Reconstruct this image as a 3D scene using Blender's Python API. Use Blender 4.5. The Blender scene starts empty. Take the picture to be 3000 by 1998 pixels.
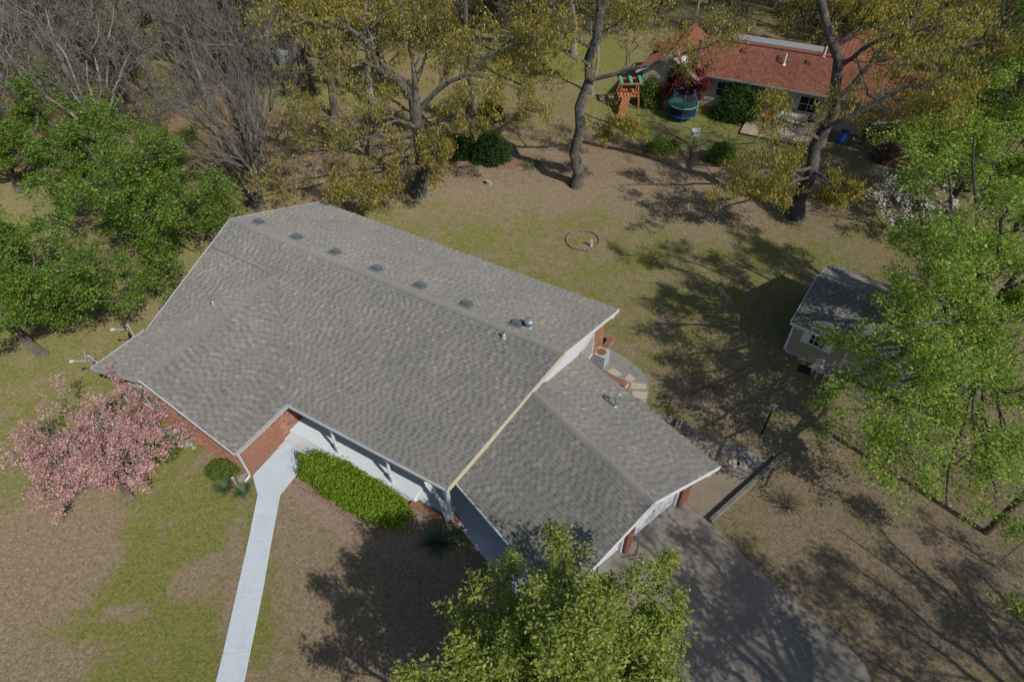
import bpy, math, random
import numpy as np
from mathutils import Vector, Matrix
R_ = math.radians
rnd = random.Random(7)
rng = np.random.default_rng(11)
sc = bpy.context.scene
COL = sc.collection
# ------------------------------------------------------------------ camera
F_PX, PITCH, ROLL, CAMH = 1858.9, R_(45.57), R_(-1.65), 22.007
FW = np.array([0, math.cos(PITCH), -math.sin(PITCH)])
_up = np.array([0, math.sin(PITCH), math.cos(PITCH)])
_rt = np.array([1.0, 0, 0])
RT = math.cos(ROLL) * _rt + math.sin(ROLL) * _up
UP = -math.sin(ROLL) * _rt + math.cos(ROLL) * _up
cd = bpy.data.cameras.new('camera')
cam = bpy.data.objects.new('camera', cd)
COL.objects.link(cam)
cd.sensor_width = 36.0
cd.sensor_fit = 'HORIZONTAL'
cd.lens = F_PX / 3000 * 36
cd.clip_start = 0.2
cd.clip_end = 2000
m3 = Matrix(((RT[0], UP[0], -FW[0]), (RT[1], UP[1], -FW[1]), (RT[2], UP[2], -FW[2])))
cam.matrix_world = Matrix.Translation((0, 0, CAMH)) @ m3.to_4x4()
sc.camera = cam
# ------------------------------------------------------------------ world, sun, exposure
SUN_AZ, SUN_EL = R_(-49.0), R_(44.0)
w = bpy.data.worlds.new('World')
sc.world = w
w.use_nodes = True
nt = w.node_tree
nt.nodes.clear()
sky = nt.nodes.new('ShaderNodeTexSky')
sky.sky_type = 'NISHITA'
sky.sun_disc = False
sky.sun_elevation = SUN_EL
sky.sun_rotation = math.pi / 2 - SUN_AZ
sky.air_density = 1.0
sky.dust_density = 1.0
bg = nt.nodes.new('ShaderNodeBackground')
bg.inputs['Strength'].default_value = 0.085
wo = nt.nodes.new('ShaderNodeOutputWorld')
nt.links.new(sky.outputs[0], bg.inputs[0])
nt.links.new(bg.outputs[0], wo.inputs[0])
sl = bpy.data.lights.new('sun', 'SUN')
sl.energy = 3.3
sl.angle = R_(0.5)
sl.color = (1.0, 0.955, 0.88)
so = bpy.data.objects.new('sun', sl)
COL.objects.link(so)
sdir = Vector((math.cos(SUN_EL) * math.cos(SUN_AZ), math.cos(SUN_EL) * math.sin(SUN_AZ), math.sin(SUN_EL)))
so.rotation_euler = sdir.to_track_quat('Z', 'Y').to_euler()
so.location = (20, -20, 60)
sc.render.engine = 'CYCLES'
sc.view_settings.view_transform = 'Standard'
sc.view_settings.look = 'None'
sc.view_settings.exposure = 0.0
sc.view_settings.gamma = 1.0
sc.cycles.max_bounces = 6
sc.cycles.transparent_max_bounces = 8

# ------------------------------------------------------------------ pixel helpers (photo pixels, 3000 x 1998)
def px(x, y, z=0.0):
    d = FW + (x - 1500) / F_PX * RT - (y - 999) / F_PX * UP
    t = (z - CAMH) / d[2]
    return np.array([0, 0, CAMH]) + t * d
def pxY(x, y, Y):
    d = FW + (x - 1500) / F_PX * RT - (y - 999) / F_PX * UP
    t = Y / d[1]
    return np.array([0, 0, CAMH]) + t * d

# ------------------------------------------------------------------ materials
MATS = {}
def hexc(r, g, b):
    f = lambda c: (c / 255 / 12.92) if c / 255 <= 0.04045 else ((c / 255 + 0.055) / 1.055) ** 2.4
    return (f(r), f(g), f(b), 1)
class N:
    def __init__(s, name):
        s.m = bpy.data.materials.new(name)
        s.m.use_nodes = True
        s.t = s.m.node_tree
        s.t.nodes.clear()
        s.out = s.t.nodes.new('ShaderNodeOutputMaterial')
    def n(s, typ, **kw):
        nd = s.t.nodes.new(typ)
        for k, v in kw.items():
            setattr(nd, k, v)
        return nd
    def l(s, a, b):
        s.t.links.new(a, b)
    def noise(s, scale, detail=4, rough=0.55, vec=None, dist=0.0):
        nd = s.n('ShaderNodeTexNoise')
        nd.inputs['Scale'].default_value = scale
        nd.inputs['Detail'].default_value = detail
        nd.inputs['Roughness'].default_value = rough
        nd.inputs['Distortion'].default_value = dist
        if vec is not None:
            s.l(vec, nd.inputs['Vector'])
        return nd.outputs['Fac']
    def ramp(s, fac, stops):
        nd = s.n('ShaderNodeValToRGB')
        e = nd.color_ramp.elements
        while len(e) < len(stops):
            e.new(0.5)
        for k, (p, c) in enumerate(stops):
            e[k].position = p
            e[k].color = c if len(c) == 4 else (*c, 1)
        s.l(fac, nd.inputs[0])
        return nd.outputs[0]
    def mix(s, fac, a, b, blend='MIX'):
        nd = s.n('ShaderNodeMix', data_type='RGBA', blend_type=blend)
        for sock, v in ((nd.inputs[0], fac), (nd.inputs[6], a), (nd.inputs[7], b)):
            if hasattr(v, 'links'):
                s.l(v, sock)
            else:
                sock.default_value = v
        return nd.outputs[2]
    def math(s, op, a, b=0.0, clamp=False):
        nd = s.n('ShaderNodeMath', operation=op, use_clamp=clamp)
        for k, v in enumerate((a, b)):
            if hasattr(v, 'links'):
                s.l(v, nd.inputs[k])
            else:
                nd.inputs[k].default_value = v
        return nd.outputs[0]
    def step(s, v, lo, hi):
        nd = s.n('ShaderNodeMapRange', interpolation_type='SMOOTHSTEP')
        s.l(v, nd.inputs[0])
        nd.inputs[1].default_value = lo
        nd.inputs[2].default_value = hi
        return nd.outputs[0]
    def bump(s, h, strength=0.3, dist=0.02):
        nd = s.n('ShaderNodeBump')
        nd.inputs['Strength'].default_value = strength
        nd.inputs['Distance'].default_value = dist
        s.l(h, nd.inputs['Height'])
        return nd.outputs[0]
    def pos(s):
        return s.n('ShaderNodeNewGeometry').outputs['Position']
    def island(s):
        return s.n('ShaderNodeNewGeometry').outputs['Random Per Island']
    def principled(s, col, rough=0.8, normal=None, metal=0.0, spec=0.3):
        p = s.n('ShaderNodeBsdfPrincipled')
        if hasattr(col, 'links'):
            s.l(col, p.inputs['Base Color'])
        else:
            p.inputs['Base Color'].default_value = col
        if hasattr(rough, 'links'):
            s.l(rough, p.inputs['Roughness'])
        else:
            p.inputs['Roughness'].default_value = rough
        p.inputs['Metallic'].default_value = metal
        p.inputs['Specular IOR Level'].default_value = spec
        p.inputs['Diffuse Roughness'].default_value = 1.0 if not hasattr(rough, 'links') and rough > 0.84 else 0.0
        if normal is not None:
            s.l(normal, p.inputs['Normal'])
        s.l(p.outputs[0], s.out.inputs[0])
        return p
def sc_(c, k):
    return (c[0] * k, c[1] * k, c[2] * k, 1)
def plain(name, col, rough=0.7, scale=6.0, var=0.25, bump=0.15, metal=0.0, fine=60.0):
    s = N(name)
    P = s.pos()
    a = s.noise(scale, 5, 0.6, P)
    f = s.noise(fine, 3, 0.6, P)
    c = s.ramp(a, [(0.25, sc_(col, 1 - var)), (0.75, sc_(col, 1 + var * 0.6))])
    c = s.mix(0.25, c, s.ramp(f, [(0.3, sc_(col, 1 - var * 1.2)), (0.7, sc_(col, 1 + var))]))
    s.principled(c, rough, s.bump(f, bump, 0.01), metal)
    MATS[name] = s.m
def island_mat(name, stops, rough=0.85, fine=90.0, bump=0.25):
    s = N(name)
    P = s.pos()
    c = s.ramp(s.island(), stops)
    f = s.noise(fine, 3, 0.6, P)
    big = s.noise(0.5, 3, 0.6, P)
    c = s.mix(1.0, c, s.ramp(f, [(0.25, (0.78, 0.78, 0.78)), (0.75, (1.18, 1.18, 1.18))]), 'MULTIPLY')
    c = s.mix(1.0, c, s.ramp(big, [(0.3, (0.88, 0.89, 0.9)), (0.7, (1.08, 1.06, 1.03))]), 'MULTIPLY')
    s.principled(c, rough, s.bump(f, bump, 0.006))
    MATS[name] = s.m
def leaf_mat(name, stops, transl=0.35, rough=0.5, spec=0.3):
    s = N(name)
    c = s.ramp(s.island(), stops)
    p = s.principled(c, rough, spec=spec)
    tr = s.n('ShaderNodeBsdfTranslucent')
    s.l(s.mix(1.0, c, (1.25, 1.3, 0.6, 1), 'MULTIPLY'), tr.inputs[0])
    mx = s.n('ShaderNodeMixShader')
    mx.inputs[0].default_value = transl
    s.l(p.outputs[0], mx.inputs[1])
    s.l(tr.outputs[0], mx.inputs[2])
    s.l(mx.outputs[0], s.out.inputs[0])
    MATS[name] = s.m
def bark_mat(name, dark, light):
    s = N(name)
    P = s.pos()
    mp = s.n('ShaderNodeMapping')
    mp.inputs['Scale'].default_value = (1, 1, 0.35)
    s.l(P, mp.inputs[0])
    a = s.noise(14, 6, 0.7, mp.outputs[0])
    b = s.noise(1.6, 4, 0.6, P)
    c = s.ramp(s.math('ADD', s.math('MULTIPLY', a, 0.6), s.math('MULTIPLY', b, 0.4)), [(0.36, dark), (0.62, light)])
    s.principled(c, 0.95, s.bump(a, 1.0, 0.06), spec=0.1)
    MATS[name] = s.m

# roof shingles: weathered grey laminate, each tab its own shade
island_mat('shingle', [(0.0, (0.206, 0.199, 0.184)), (0.35, (0.224, 0.216, 0.199)), (0.7, (0.240, 0.232, 0.213)), (0.92, (0.262, 0.252, 0.231)), (1.0, (0.298, 0.286, 0.258))], 0.95, 160, 0.3)
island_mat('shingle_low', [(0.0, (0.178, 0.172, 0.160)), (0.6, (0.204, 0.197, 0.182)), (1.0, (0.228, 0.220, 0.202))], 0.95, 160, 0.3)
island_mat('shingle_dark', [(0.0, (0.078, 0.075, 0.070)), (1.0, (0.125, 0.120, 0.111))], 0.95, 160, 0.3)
island_mat('ridge_shingle', [(0.0, (0.19, 0.184, 0.17)), (1.0, (0.255, 0.246, 0.228))], 0.95, 160, 0.3)
plain('deck', (0.13, 0.125, 0.12, 1), 0.95, 4)
island_mat('red_shingle', [(0.0, (0.20, 0.076, 0.05)), (0.5, (0.25, 0.098, 0.066)), (1.0, (0.31, 0.128, 0.09))], 0.95, 30, 0.2)
plain('red_metal', (0.27, 0.095, 0.065, 1), 0.5, 1.2, 0.2, 0.05)
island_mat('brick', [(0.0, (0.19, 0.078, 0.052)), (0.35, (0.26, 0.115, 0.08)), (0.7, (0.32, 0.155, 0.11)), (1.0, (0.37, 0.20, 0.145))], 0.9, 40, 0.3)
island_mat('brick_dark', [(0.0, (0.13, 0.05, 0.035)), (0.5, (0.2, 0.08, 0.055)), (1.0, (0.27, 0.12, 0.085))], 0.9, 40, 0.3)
plain('mortar', (0.58, 0.51, 0.43, 1), 0.95, 8)
plain('white_paint', (0.74, 0.75, 0.77, 1), 0.5, 2.5, 0.07, 0.04)
plain('white_worn', (0.62, 0.63, 0.65, 1), 0.6, 3.0, 0.16, 0.06)
plain('cream_paint', (0.66, 0.56, 0.42, 1), 0.6, 4, 0.14, 0.05)
plain('beige_siding', (0.40, 0.335, 0.25, 1), 0.7, 1.5, 0.08, 0.05)
plain('tan_siding', (0.42, 0.385, 0.32, 1), 0.7, 1.5, 0.10, 0.05)
plain('grey_blind', (0.36, 0.37, 0.34, 1), 0.35, 3, 0.1, 0.02)
plain('gutter', (0.50, 0.51, 0.52, 1), 0.45, 5, 0.2, 0.04)
plain('vent_grey', (0.10, 0.118, 0.132, 1), 0.85, 8, 0.15, 0.03)
plain('galvanised', (0.55, 0.60, 0.64, 1), 0.35, 9, 0.2, 0.05, 0.75)
plain('black_metal', (0.02, 0.02, 0.022, 1), 0.6, 9, 0.2)
plain('grey_metal', (0.33, 0.35, 0.37, 1), 0.5, 9, 0.2, 0.03, 0.3)
plain('dish_grey', (0.42, 0.45, 0.48, 1), 0.5, 4, 0.12)
plain('dish_dark', (0.06, 0.075, 0.095, 1), 0.5, 4, 0.12)
plain('ac_body', (0.40, 0.45, 0.48, 1), 0.5, 3, 0.15, 0.05)
plain('rust', (0.26, 0.10, 0.035, 1), 0.9, 9, 0.4, 0.2)
plain('timber_old', (0.20, 0.185, 0.155, 1), 0.95, 3, 0.4, 0.3)
plain('timber_pole', (0.15, 0.085, 0.05, 1), 0.95, 3, 0.4, 0.4)
plain('cedar', (0.42, 0.17, 0.075, 1), 0.9, 3, 0.35, 0.2)
plain('deck_wood', (0.42, 0.34, 0.25, 1), 0.9, 3, 0.25, 0.2)
plain('cinder', (0.46, 0.43, 0.37, 1), 0.95, 12, 0.2, 0.4)
plain('stone_tan', (0.46, 0.40, 0.32, 1), 0.95, 6, 0.2, 0.3)
plain('stone_pink', (0.255, 0.165, 0.135, 1), 0.95, 6, 0.3, 0.3)
plain('blue_pad', (0.03, 0.12, 0.36, 1), 0.5, 6, 0.2)
plain('green_foam', (0.10, 0.42, 0.28, 1), 0.5, 6, 0.2)
plain('teal', (0.03, 0.33, 0.33, 1), 0.5, 6, 0.2)
plain('orange_cloth', (0.45, 0.16, 0.06, 1), 0.8, 6, 0.2)
plain('navy', (0.025, 0.03, 0.06, 1), 0.7, 6, 0.2)
plain('glass_dark', (0.012, 0.014, 0.018, 1), 0.08, 3, 0.1, 0.0)
plain('flat_membrane', (0.30, 0.31, 0.31, 1), 0.7, 2, 0.2, 0.05)
bark_mat('bark_oak', (0.022, 0.02, 0.018, 1), (0.215, 0.2, 0.175, 1))
bark_mat('bark_pale', (0.16, 0.145, 0.125, 1), (0.44, 0.41, 0.36, 1))
bark_mat('bark_brown', (0.06, 0.048, 0.038, 1), (0.21, 0.175, 0.14, 1))
bark_mat('bark_twig', (0.115, 0.103, 0.09, 1), (0.31, 0.285, 0.25, 1))
leaf_mat('leaf_pear', [(0.0, (0.075, 0.125, 0.016)), (0.45, (0.14, 0.24, 0.028)), (0.8, (0.215, 0.335, 0.05)), (1.0, (0.33, 0.45, 0.12))], 0.33)
leaf_mat('leaf_light', [(0.0, (0.115, 0.1782, 0.0184)), (0.4, (0.207, 0.3162, 0.0368)), (0.8, (0.322, 0.4485, 0.0747)), (1.0, (0.483, 0.575, 0.1725))], 0.4)
leaf_mat('leaf_front', [(0.0, (0.145, 0.15, 0.027)), (0.35, (0.215, 0.28, 0.043)), (0.75, (0.305, 0.38, 0.066)), (0.92, (0.41, 0.46, 0.13)), (1.0, (0.45, 0.37, 0.2))], 0.36)
leaf_mat('leaf_hedge', [(0.0, (0.0805, 0.1437, 0.0092)), (0.5, (0.1955, 0.3105, 0.0184)), (0.85, (0.3105, 0.4427, 0.0322)), (1.0, (0.437, 0.552, 0.069))], 0.3)
leaf_mat('leaf_dark', [(0.0, (0.015, 0.04, 0.008)), (0.6, (0.04, 0.095, 0.016)), (1.0, (0.09, 0.17, 0.035))], 0.25)
leaf_mat('leaf_shrub', [(0.0, (0.069, 0.1035, 0.0161)), (0.6, (0.138, 0.2127, 0.0322)), (1.0, (0.2415, 0.322, 0.069))], 0.3)
leaf_mat('catkin', [(0.0, (0.22, 0.17, 0.035)), (0.4, (0.36, 0.295, 0.06)), (0.8, (0.47, 0.395, 0.095)), (1.0, (0.42, 0.43, 0.12))], 0.4)
leaf_mat('bud', [(0.0, (0.16, 0.15, 0.04)), (0.6, (0.27, 0.275, 0.06)), (1.0, (0.40, 0.38, 0.11))], 0.35)
leaf_mat('pink_petal', [(0.0, (0.44, 0.18, 0.21)), (0.35, (0.60, 0.30, 0.32)), (0.7, (0.70, 0.45, 0.44)), (1.0, (0.74, 0.60, 0.54))], 0.3)
leaf_mat('white_petal', [(0.0, (0.55, 0.57, 0.52)), (1.0, (0.78, 0.78, 0.76))], 0.3)
leaf_mat('maple_red', [(0.0, (0.06, 0.012, 0.018)), (0.6, (0.14, 0.022, 0.03)), (1.0, (0.26, 0.05, 0.05))], 0.35)
leaf_mat('yucca', [(0.0, (0.04, 0.085, 0.04)), (0.6, (0.075, 0.14, 0.07)), (1.0, (0.20, 0.26, 0.13))], 0.15)
leaf_mat('dry_leaf', [(0.0, (0.13, 0.06, 0.035)), (0.5, (0.24, 0.125, 0.075)), (1.0, (0.36, 0.22, 0.14))], 0.15)
leaf_mat('ivy', [(0.0, (0.03, 0.08, 0.01)), (1.0, (0.10, 0.22, 0.03))], 0.25)

def concrete(name, base, stain, warm, cracks=0.0, tint=0.0):
    s = N(name)
    P = s.pos()
    a = s.noise(0.9, 6, 0.65, P, 0.6)
    b = s.noise(5.0, 5, 0.65, P)
    f = s.noise(70.0, 3, 0.6, P)
    c = s.ramp(a, [(0.3, stain), (0.5, base), (0.75, warm)])
    c = s.mix(0.3, c, s.ramp(b, [(0.3, sc_(stain, 0.8)), (0.65, base)]))
    c = s.mix(1.0, c, s.ramp(f, [(0.2, (0.8, 0.8, 0.8)), (0.8, (1.15, 1.15, 1.15))]), 'MULTIPLY')
    if cracks:
        v = s.n('ShaderNodeTexVoronoi', feature='DISTANCE_TO_EDGE')
        v.inputs['Scale'].default_value = cracks
        mxv = s.n('ShaderNodeMix', data_type='VECTOR')
        mxv.inputs[0].default_value = 0.25
        nz = s.n('ShaderNodeTexNoise')
        nz.inputs['Scale'].default_value = 1.5
        s.l(P, nz.inputs['Vector'])
        s.l(P, mxv.inputs[4])
        s.l(nz.outputs['Color'], mxv.inputs[5])
        s.l(mxv.outputs[1], v.inputs['Vector'])
        k = s.step(v.outputs['Distance'], 0.0, 0.012)
        g = s.step(s.noise(0.35, 2, 0.5, P), 0.5, 0.56)
        k = s.math('MAXIMUM', k, s.math('SUBTRACT', 1.0, g))
        c = s.mix(k, sc_(stain, 0.45), c)
    s.principled(c, 0.92, s.bump(f, 0.25, 0.008), spec=0.2)
    MATS[name] = s.m
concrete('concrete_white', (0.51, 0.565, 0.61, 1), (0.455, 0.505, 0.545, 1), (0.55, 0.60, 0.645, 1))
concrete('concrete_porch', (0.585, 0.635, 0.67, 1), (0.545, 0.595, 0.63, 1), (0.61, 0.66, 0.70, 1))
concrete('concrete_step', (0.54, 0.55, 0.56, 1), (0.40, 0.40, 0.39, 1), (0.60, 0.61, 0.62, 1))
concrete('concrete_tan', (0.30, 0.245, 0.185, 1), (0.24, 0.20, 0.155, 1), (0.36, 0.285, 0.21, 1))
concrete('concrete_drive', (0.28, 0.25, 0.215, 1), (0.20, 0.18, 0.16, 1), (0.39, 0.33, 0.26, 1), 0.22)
concrete('concrete_grey', (0.27, 0.26, 0.24, 1), (0.20, 0.195, 0.18, 1), (0.33, 0.31, 0.28, 1))
plain('soil', (0.21, 0.145, 0.105, 1), 0.98, 3, 0.3, 0.5)

# ------------------------------------------------------------------ mesh helpers
class MB:
    def __init__(s):
        s.v, s.f, s.mi = [], [], []
    def add(s, vs, fs, mi=0):
        o = len(s.v)
        s.v += [tuple(float(c) for c in p) for p in vs]
        s.f += [tuple(o + k for k in f) for f in fs]
        s.mi += [mi] * len(fs)
    def hexa(s, b, t, mi=0):                       # 4 bottom + 4 top points, same winding (ccw seen from top)
        s.add(list(b) + list(t), [(3, 2, 1, 0), (4, 5, 6, 7), (0, 1, 5, 4), (1, 2, 6, 5), (2, 3, 7, 6), (3, 0, 4, 7)], mi)
    def prism(s, pts, off, mi=0):                  # polygon extruded by off
        n = len(pts)
        p = [np.asarray(q, float) for q in pts]
        off = np.asarray(off, float)
        s.add(p + [q + off for q in p], [tuple(range(n - 1, -1, -1)), tuple(range(n, 2 * n))] + [(k, (k + 1) % n, n + (k + 1) % n, n + k) for k in range(n)], mi)
    def box(s, c, sx, sy, sz, ang=0.0, mi=0):      # c = centre of the bottom face
        ca, sa = math.cos(ang), math.sin(ang)
        b = []
        for dx, dy in ((-1, -1), (1, -1), (1, 1), (-1, 1)):
            x, y = dx * sx / 2, dy * sy / 2
            b.append((c[0] + x * ca - y * sa, c[1] + x * sa + y * ca, c[2]))
        s.hexa(b, [(p[0], p[1], p[2] + sz) for p in b], mi)
    def bar(s, p0, p1, wd, h, up=(0, 0, 1), mi=0):
        p0, p1 = np.asarray(p0, float), np.asarray(p1, float)
        d = p1 - p0
        d /= np.linalg.norm(d)
        sd = np.cross(d, np.asarray(up, float))
        if np.linalg.norm(sd) < 1e-6:
            sd = np.cross(d, (1, 0, 0))
        sd /= np.linalg.norm(sd)
        u = np.cross(sd, d)
        a, b = sd * wd / 2, u * h / 2
        s.hexa([p0 - a - b, p0 + a - b, p1 + a - b, p1 - a - b], [p0 - a + b, p0 + a + b, p1 + a + b, p1 - a + b], mi)
    def cyl(s, p0, p1, r0, r1=None, n=10, mi=0, cap=True):
        r1 = r0 if r1 is None else r1
        p0, p1 = np.asarray(p0, float), np.asarray(p1, float)
        d = p1 - p0
        d /= np.linalg.norm(d)
        a = np.cross(d, (0, 0, 1) if abs(d[2]) < 0.9 else (1, 0, 0))
        a /= np.linalg.norm(a)
        b = np.cross(d, a)
        vs = []
        for p, r in ((p0, r0), (p1, r1)):
            for k in range(n):
                t = 2 * math.pi * k / n
                vs.append(p + r * (a * math.cos(t) + b * math.sin(t)))
        fs = [(k, (k + 1) % n, n + (k + 1) % n, n + k) for k in range(n)]
        if cap:
            fs += [tuple(range(n - 1, -1, -1)), tuple(range(n, 2 * n))]
        s.add(vs, fs, mi)
    def path(s, pts, r, n=6, mi=0):
        for k in range(len(pts) - 1):
            s.cyl(pts[k], pts[k + 1], r, r, n, mi)
    def lathe(s, c, prof, n=14, mi=0, axis=None):  # prof [(r, z)]
        c = np.asarray(c, float)
        vs, fs = [], []
        if axis is None:
            A = np.eye(3)
        else:
            d = np.asarray(axis, float)
            d = d / np.linalg.norm(d)
            a = np.cross(d, (0, 0, 1) if abs(d[2]) < 0.9 else (1, 0, 0))
            a /= np.linalg.norm(a)
            A = np.array([a, np.cross(d, a), d])
        for r, z in prof:
            for k in range(n):
                t = 2 * math.pi * k / n
                vs.append(c + np.array([r * math.cos(t), r * math.sin(t), z]) @ A)
        for j in range(len(prof) - 1):
            for k in range(n):
                fs.append((j * n + k, j * n + (k + 1) % n, (j + 1) * n + (k + 1) % n, (j + 1) * n + k))
        fs.append(tuple(range(n - 1, -1, -1)))
        fs.append(tuple(range((len(prof) - 1) * n, len(prof) * n)))
        s.add(vs, fs, mi)
def link(name, me, parent=None, kind=None):
    o = bpy.data.objects.new(name, me)
    COL.objects.link(o)
    if parent is not None:
        o.parent = parent
        loc = parent.get('_loc')
        if loc is not None:
            o.matrix_parent_inverse = Matrix.Translation(Vector(loc)).inverted()
    if kind:
        o['kind'] = kind
    return o
def obj(name, mb, mats, parent=None, kind=None, smooth=False):
    me = bpy.data.meshes.new(name)
    me.from_pydata(mb.v, [], mb.f)
    mats = [mats] if isinstance(mats, str) else mats
    for k in mats:
        me.materials.append(MATS[k])
    if len(mats) > 1:
        me.polygons.foreach_set('material_index', np.array(mb.mi, dtype=np.int32))
    if smooth:
        me.polygons.foreach_set('use_smooth', np.ones(len(mb.f), dtype=bool))
    me.update()
    return link(name, me, parent, kind)
def arr_mesh(name, V, loops_per, Fidx, mat, smooth=False):
    """mesh of equal-sided faces from numpy arrays"""
    me = bpy.data.meshes.new(name)
    V = np.ascontiguousarray(V, dtype=np.float32)
    Fidx = np.ascontiguousarray(Fidx, dtype=np.int32)
    nf = len(Fidx)
    me.vertices.add(len(V))
    me.vertices.foreach_set('co', V.ravel())
    me.loops.add(nf * loops_per)
    me.loops.foreach_set('vertex_index', Fidx.ravel())
    me.polygons.add(nf)
    me.polygons.foreach_set('loop_start', np.arange(0, nf * loops_per, loops_per, dtype=np.int32))
    me.polygons.foreach_set('loop_total', np.full(nf, loops_per, dtype=np.int32))
    if smooth:
        me.polygons.foreach_set('use_smooth', np.ones(nf, dtype=bool))
    me.materials.append(MATS[mat])
    me.update(calc_edges=True)
    return me
def thing(name, label, cat, loc, group=None, kind=None):
    o = bpy.data.objects.new(name, None)
    COL.objects.link(o)
    o.empty_display_size = 0.2
    loc = tuple(float(c) for c in loc)
    o.location = loc
    o['_loc'] = loc
    if kind:
        o['kind'] = kind
    else:
        o['label'] = label
        o['category'] = cat
    if group:
        o['group'] = group
    return o
def tag(o, label, cat, group=None):
    o['label'] = label
    o['category'] = cat
    if group:
        o['group'] = group
    return o

# ------------------------------------------------------------------ the house's own axes (fitted to the photo)
TH, X0, Y0, L_, DF, DB, HE, RISE, WD, PJ = R_(-31.74), -2.404, 12.012, 16.373, 5.848, 5.518, 2.406, 2.349, 8.606, 2.761
SL = RISE / DF
HR = HE + RISE
DR = 1.5                                           # the right gable sits 1.5 m beyond the front corner
E1 = np.array([math.cos(TH), math.sin(TH)])
N1 = np.array([-math.sin(TH), math.cos(TH)])
def MP(a, b, z=0.0):
    p = np.array([X0, Y0]) + E1 * (a - L_) + N1 * b
    return np.array([p[0], p[1], z])
TG, GX, GY, DG, HG, RG = R_(-52.23), 1.302, 7.939, 7.678, 2.35, 1.686
E2 = np.array([math.cos(TG), math.sin(TG)])
N2 = np.array([-math.sin(TG), math.cos(TG)])
def GP(a, b, z=0.0):
    p = np.array([GX, GY]) + E2 * a + N2 * b
    return np.array([p[0], p[1], z])
def to_main(p):
    v = np.asarray(p)[:2] - np.array([X0, Y0])
    return v @ E1 + L_, v @ N1
def to_gar(p):
    v = np.asarray(p)[:2] - np.array([GX, GY])
    return v @ E2, v @ N2

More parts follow.
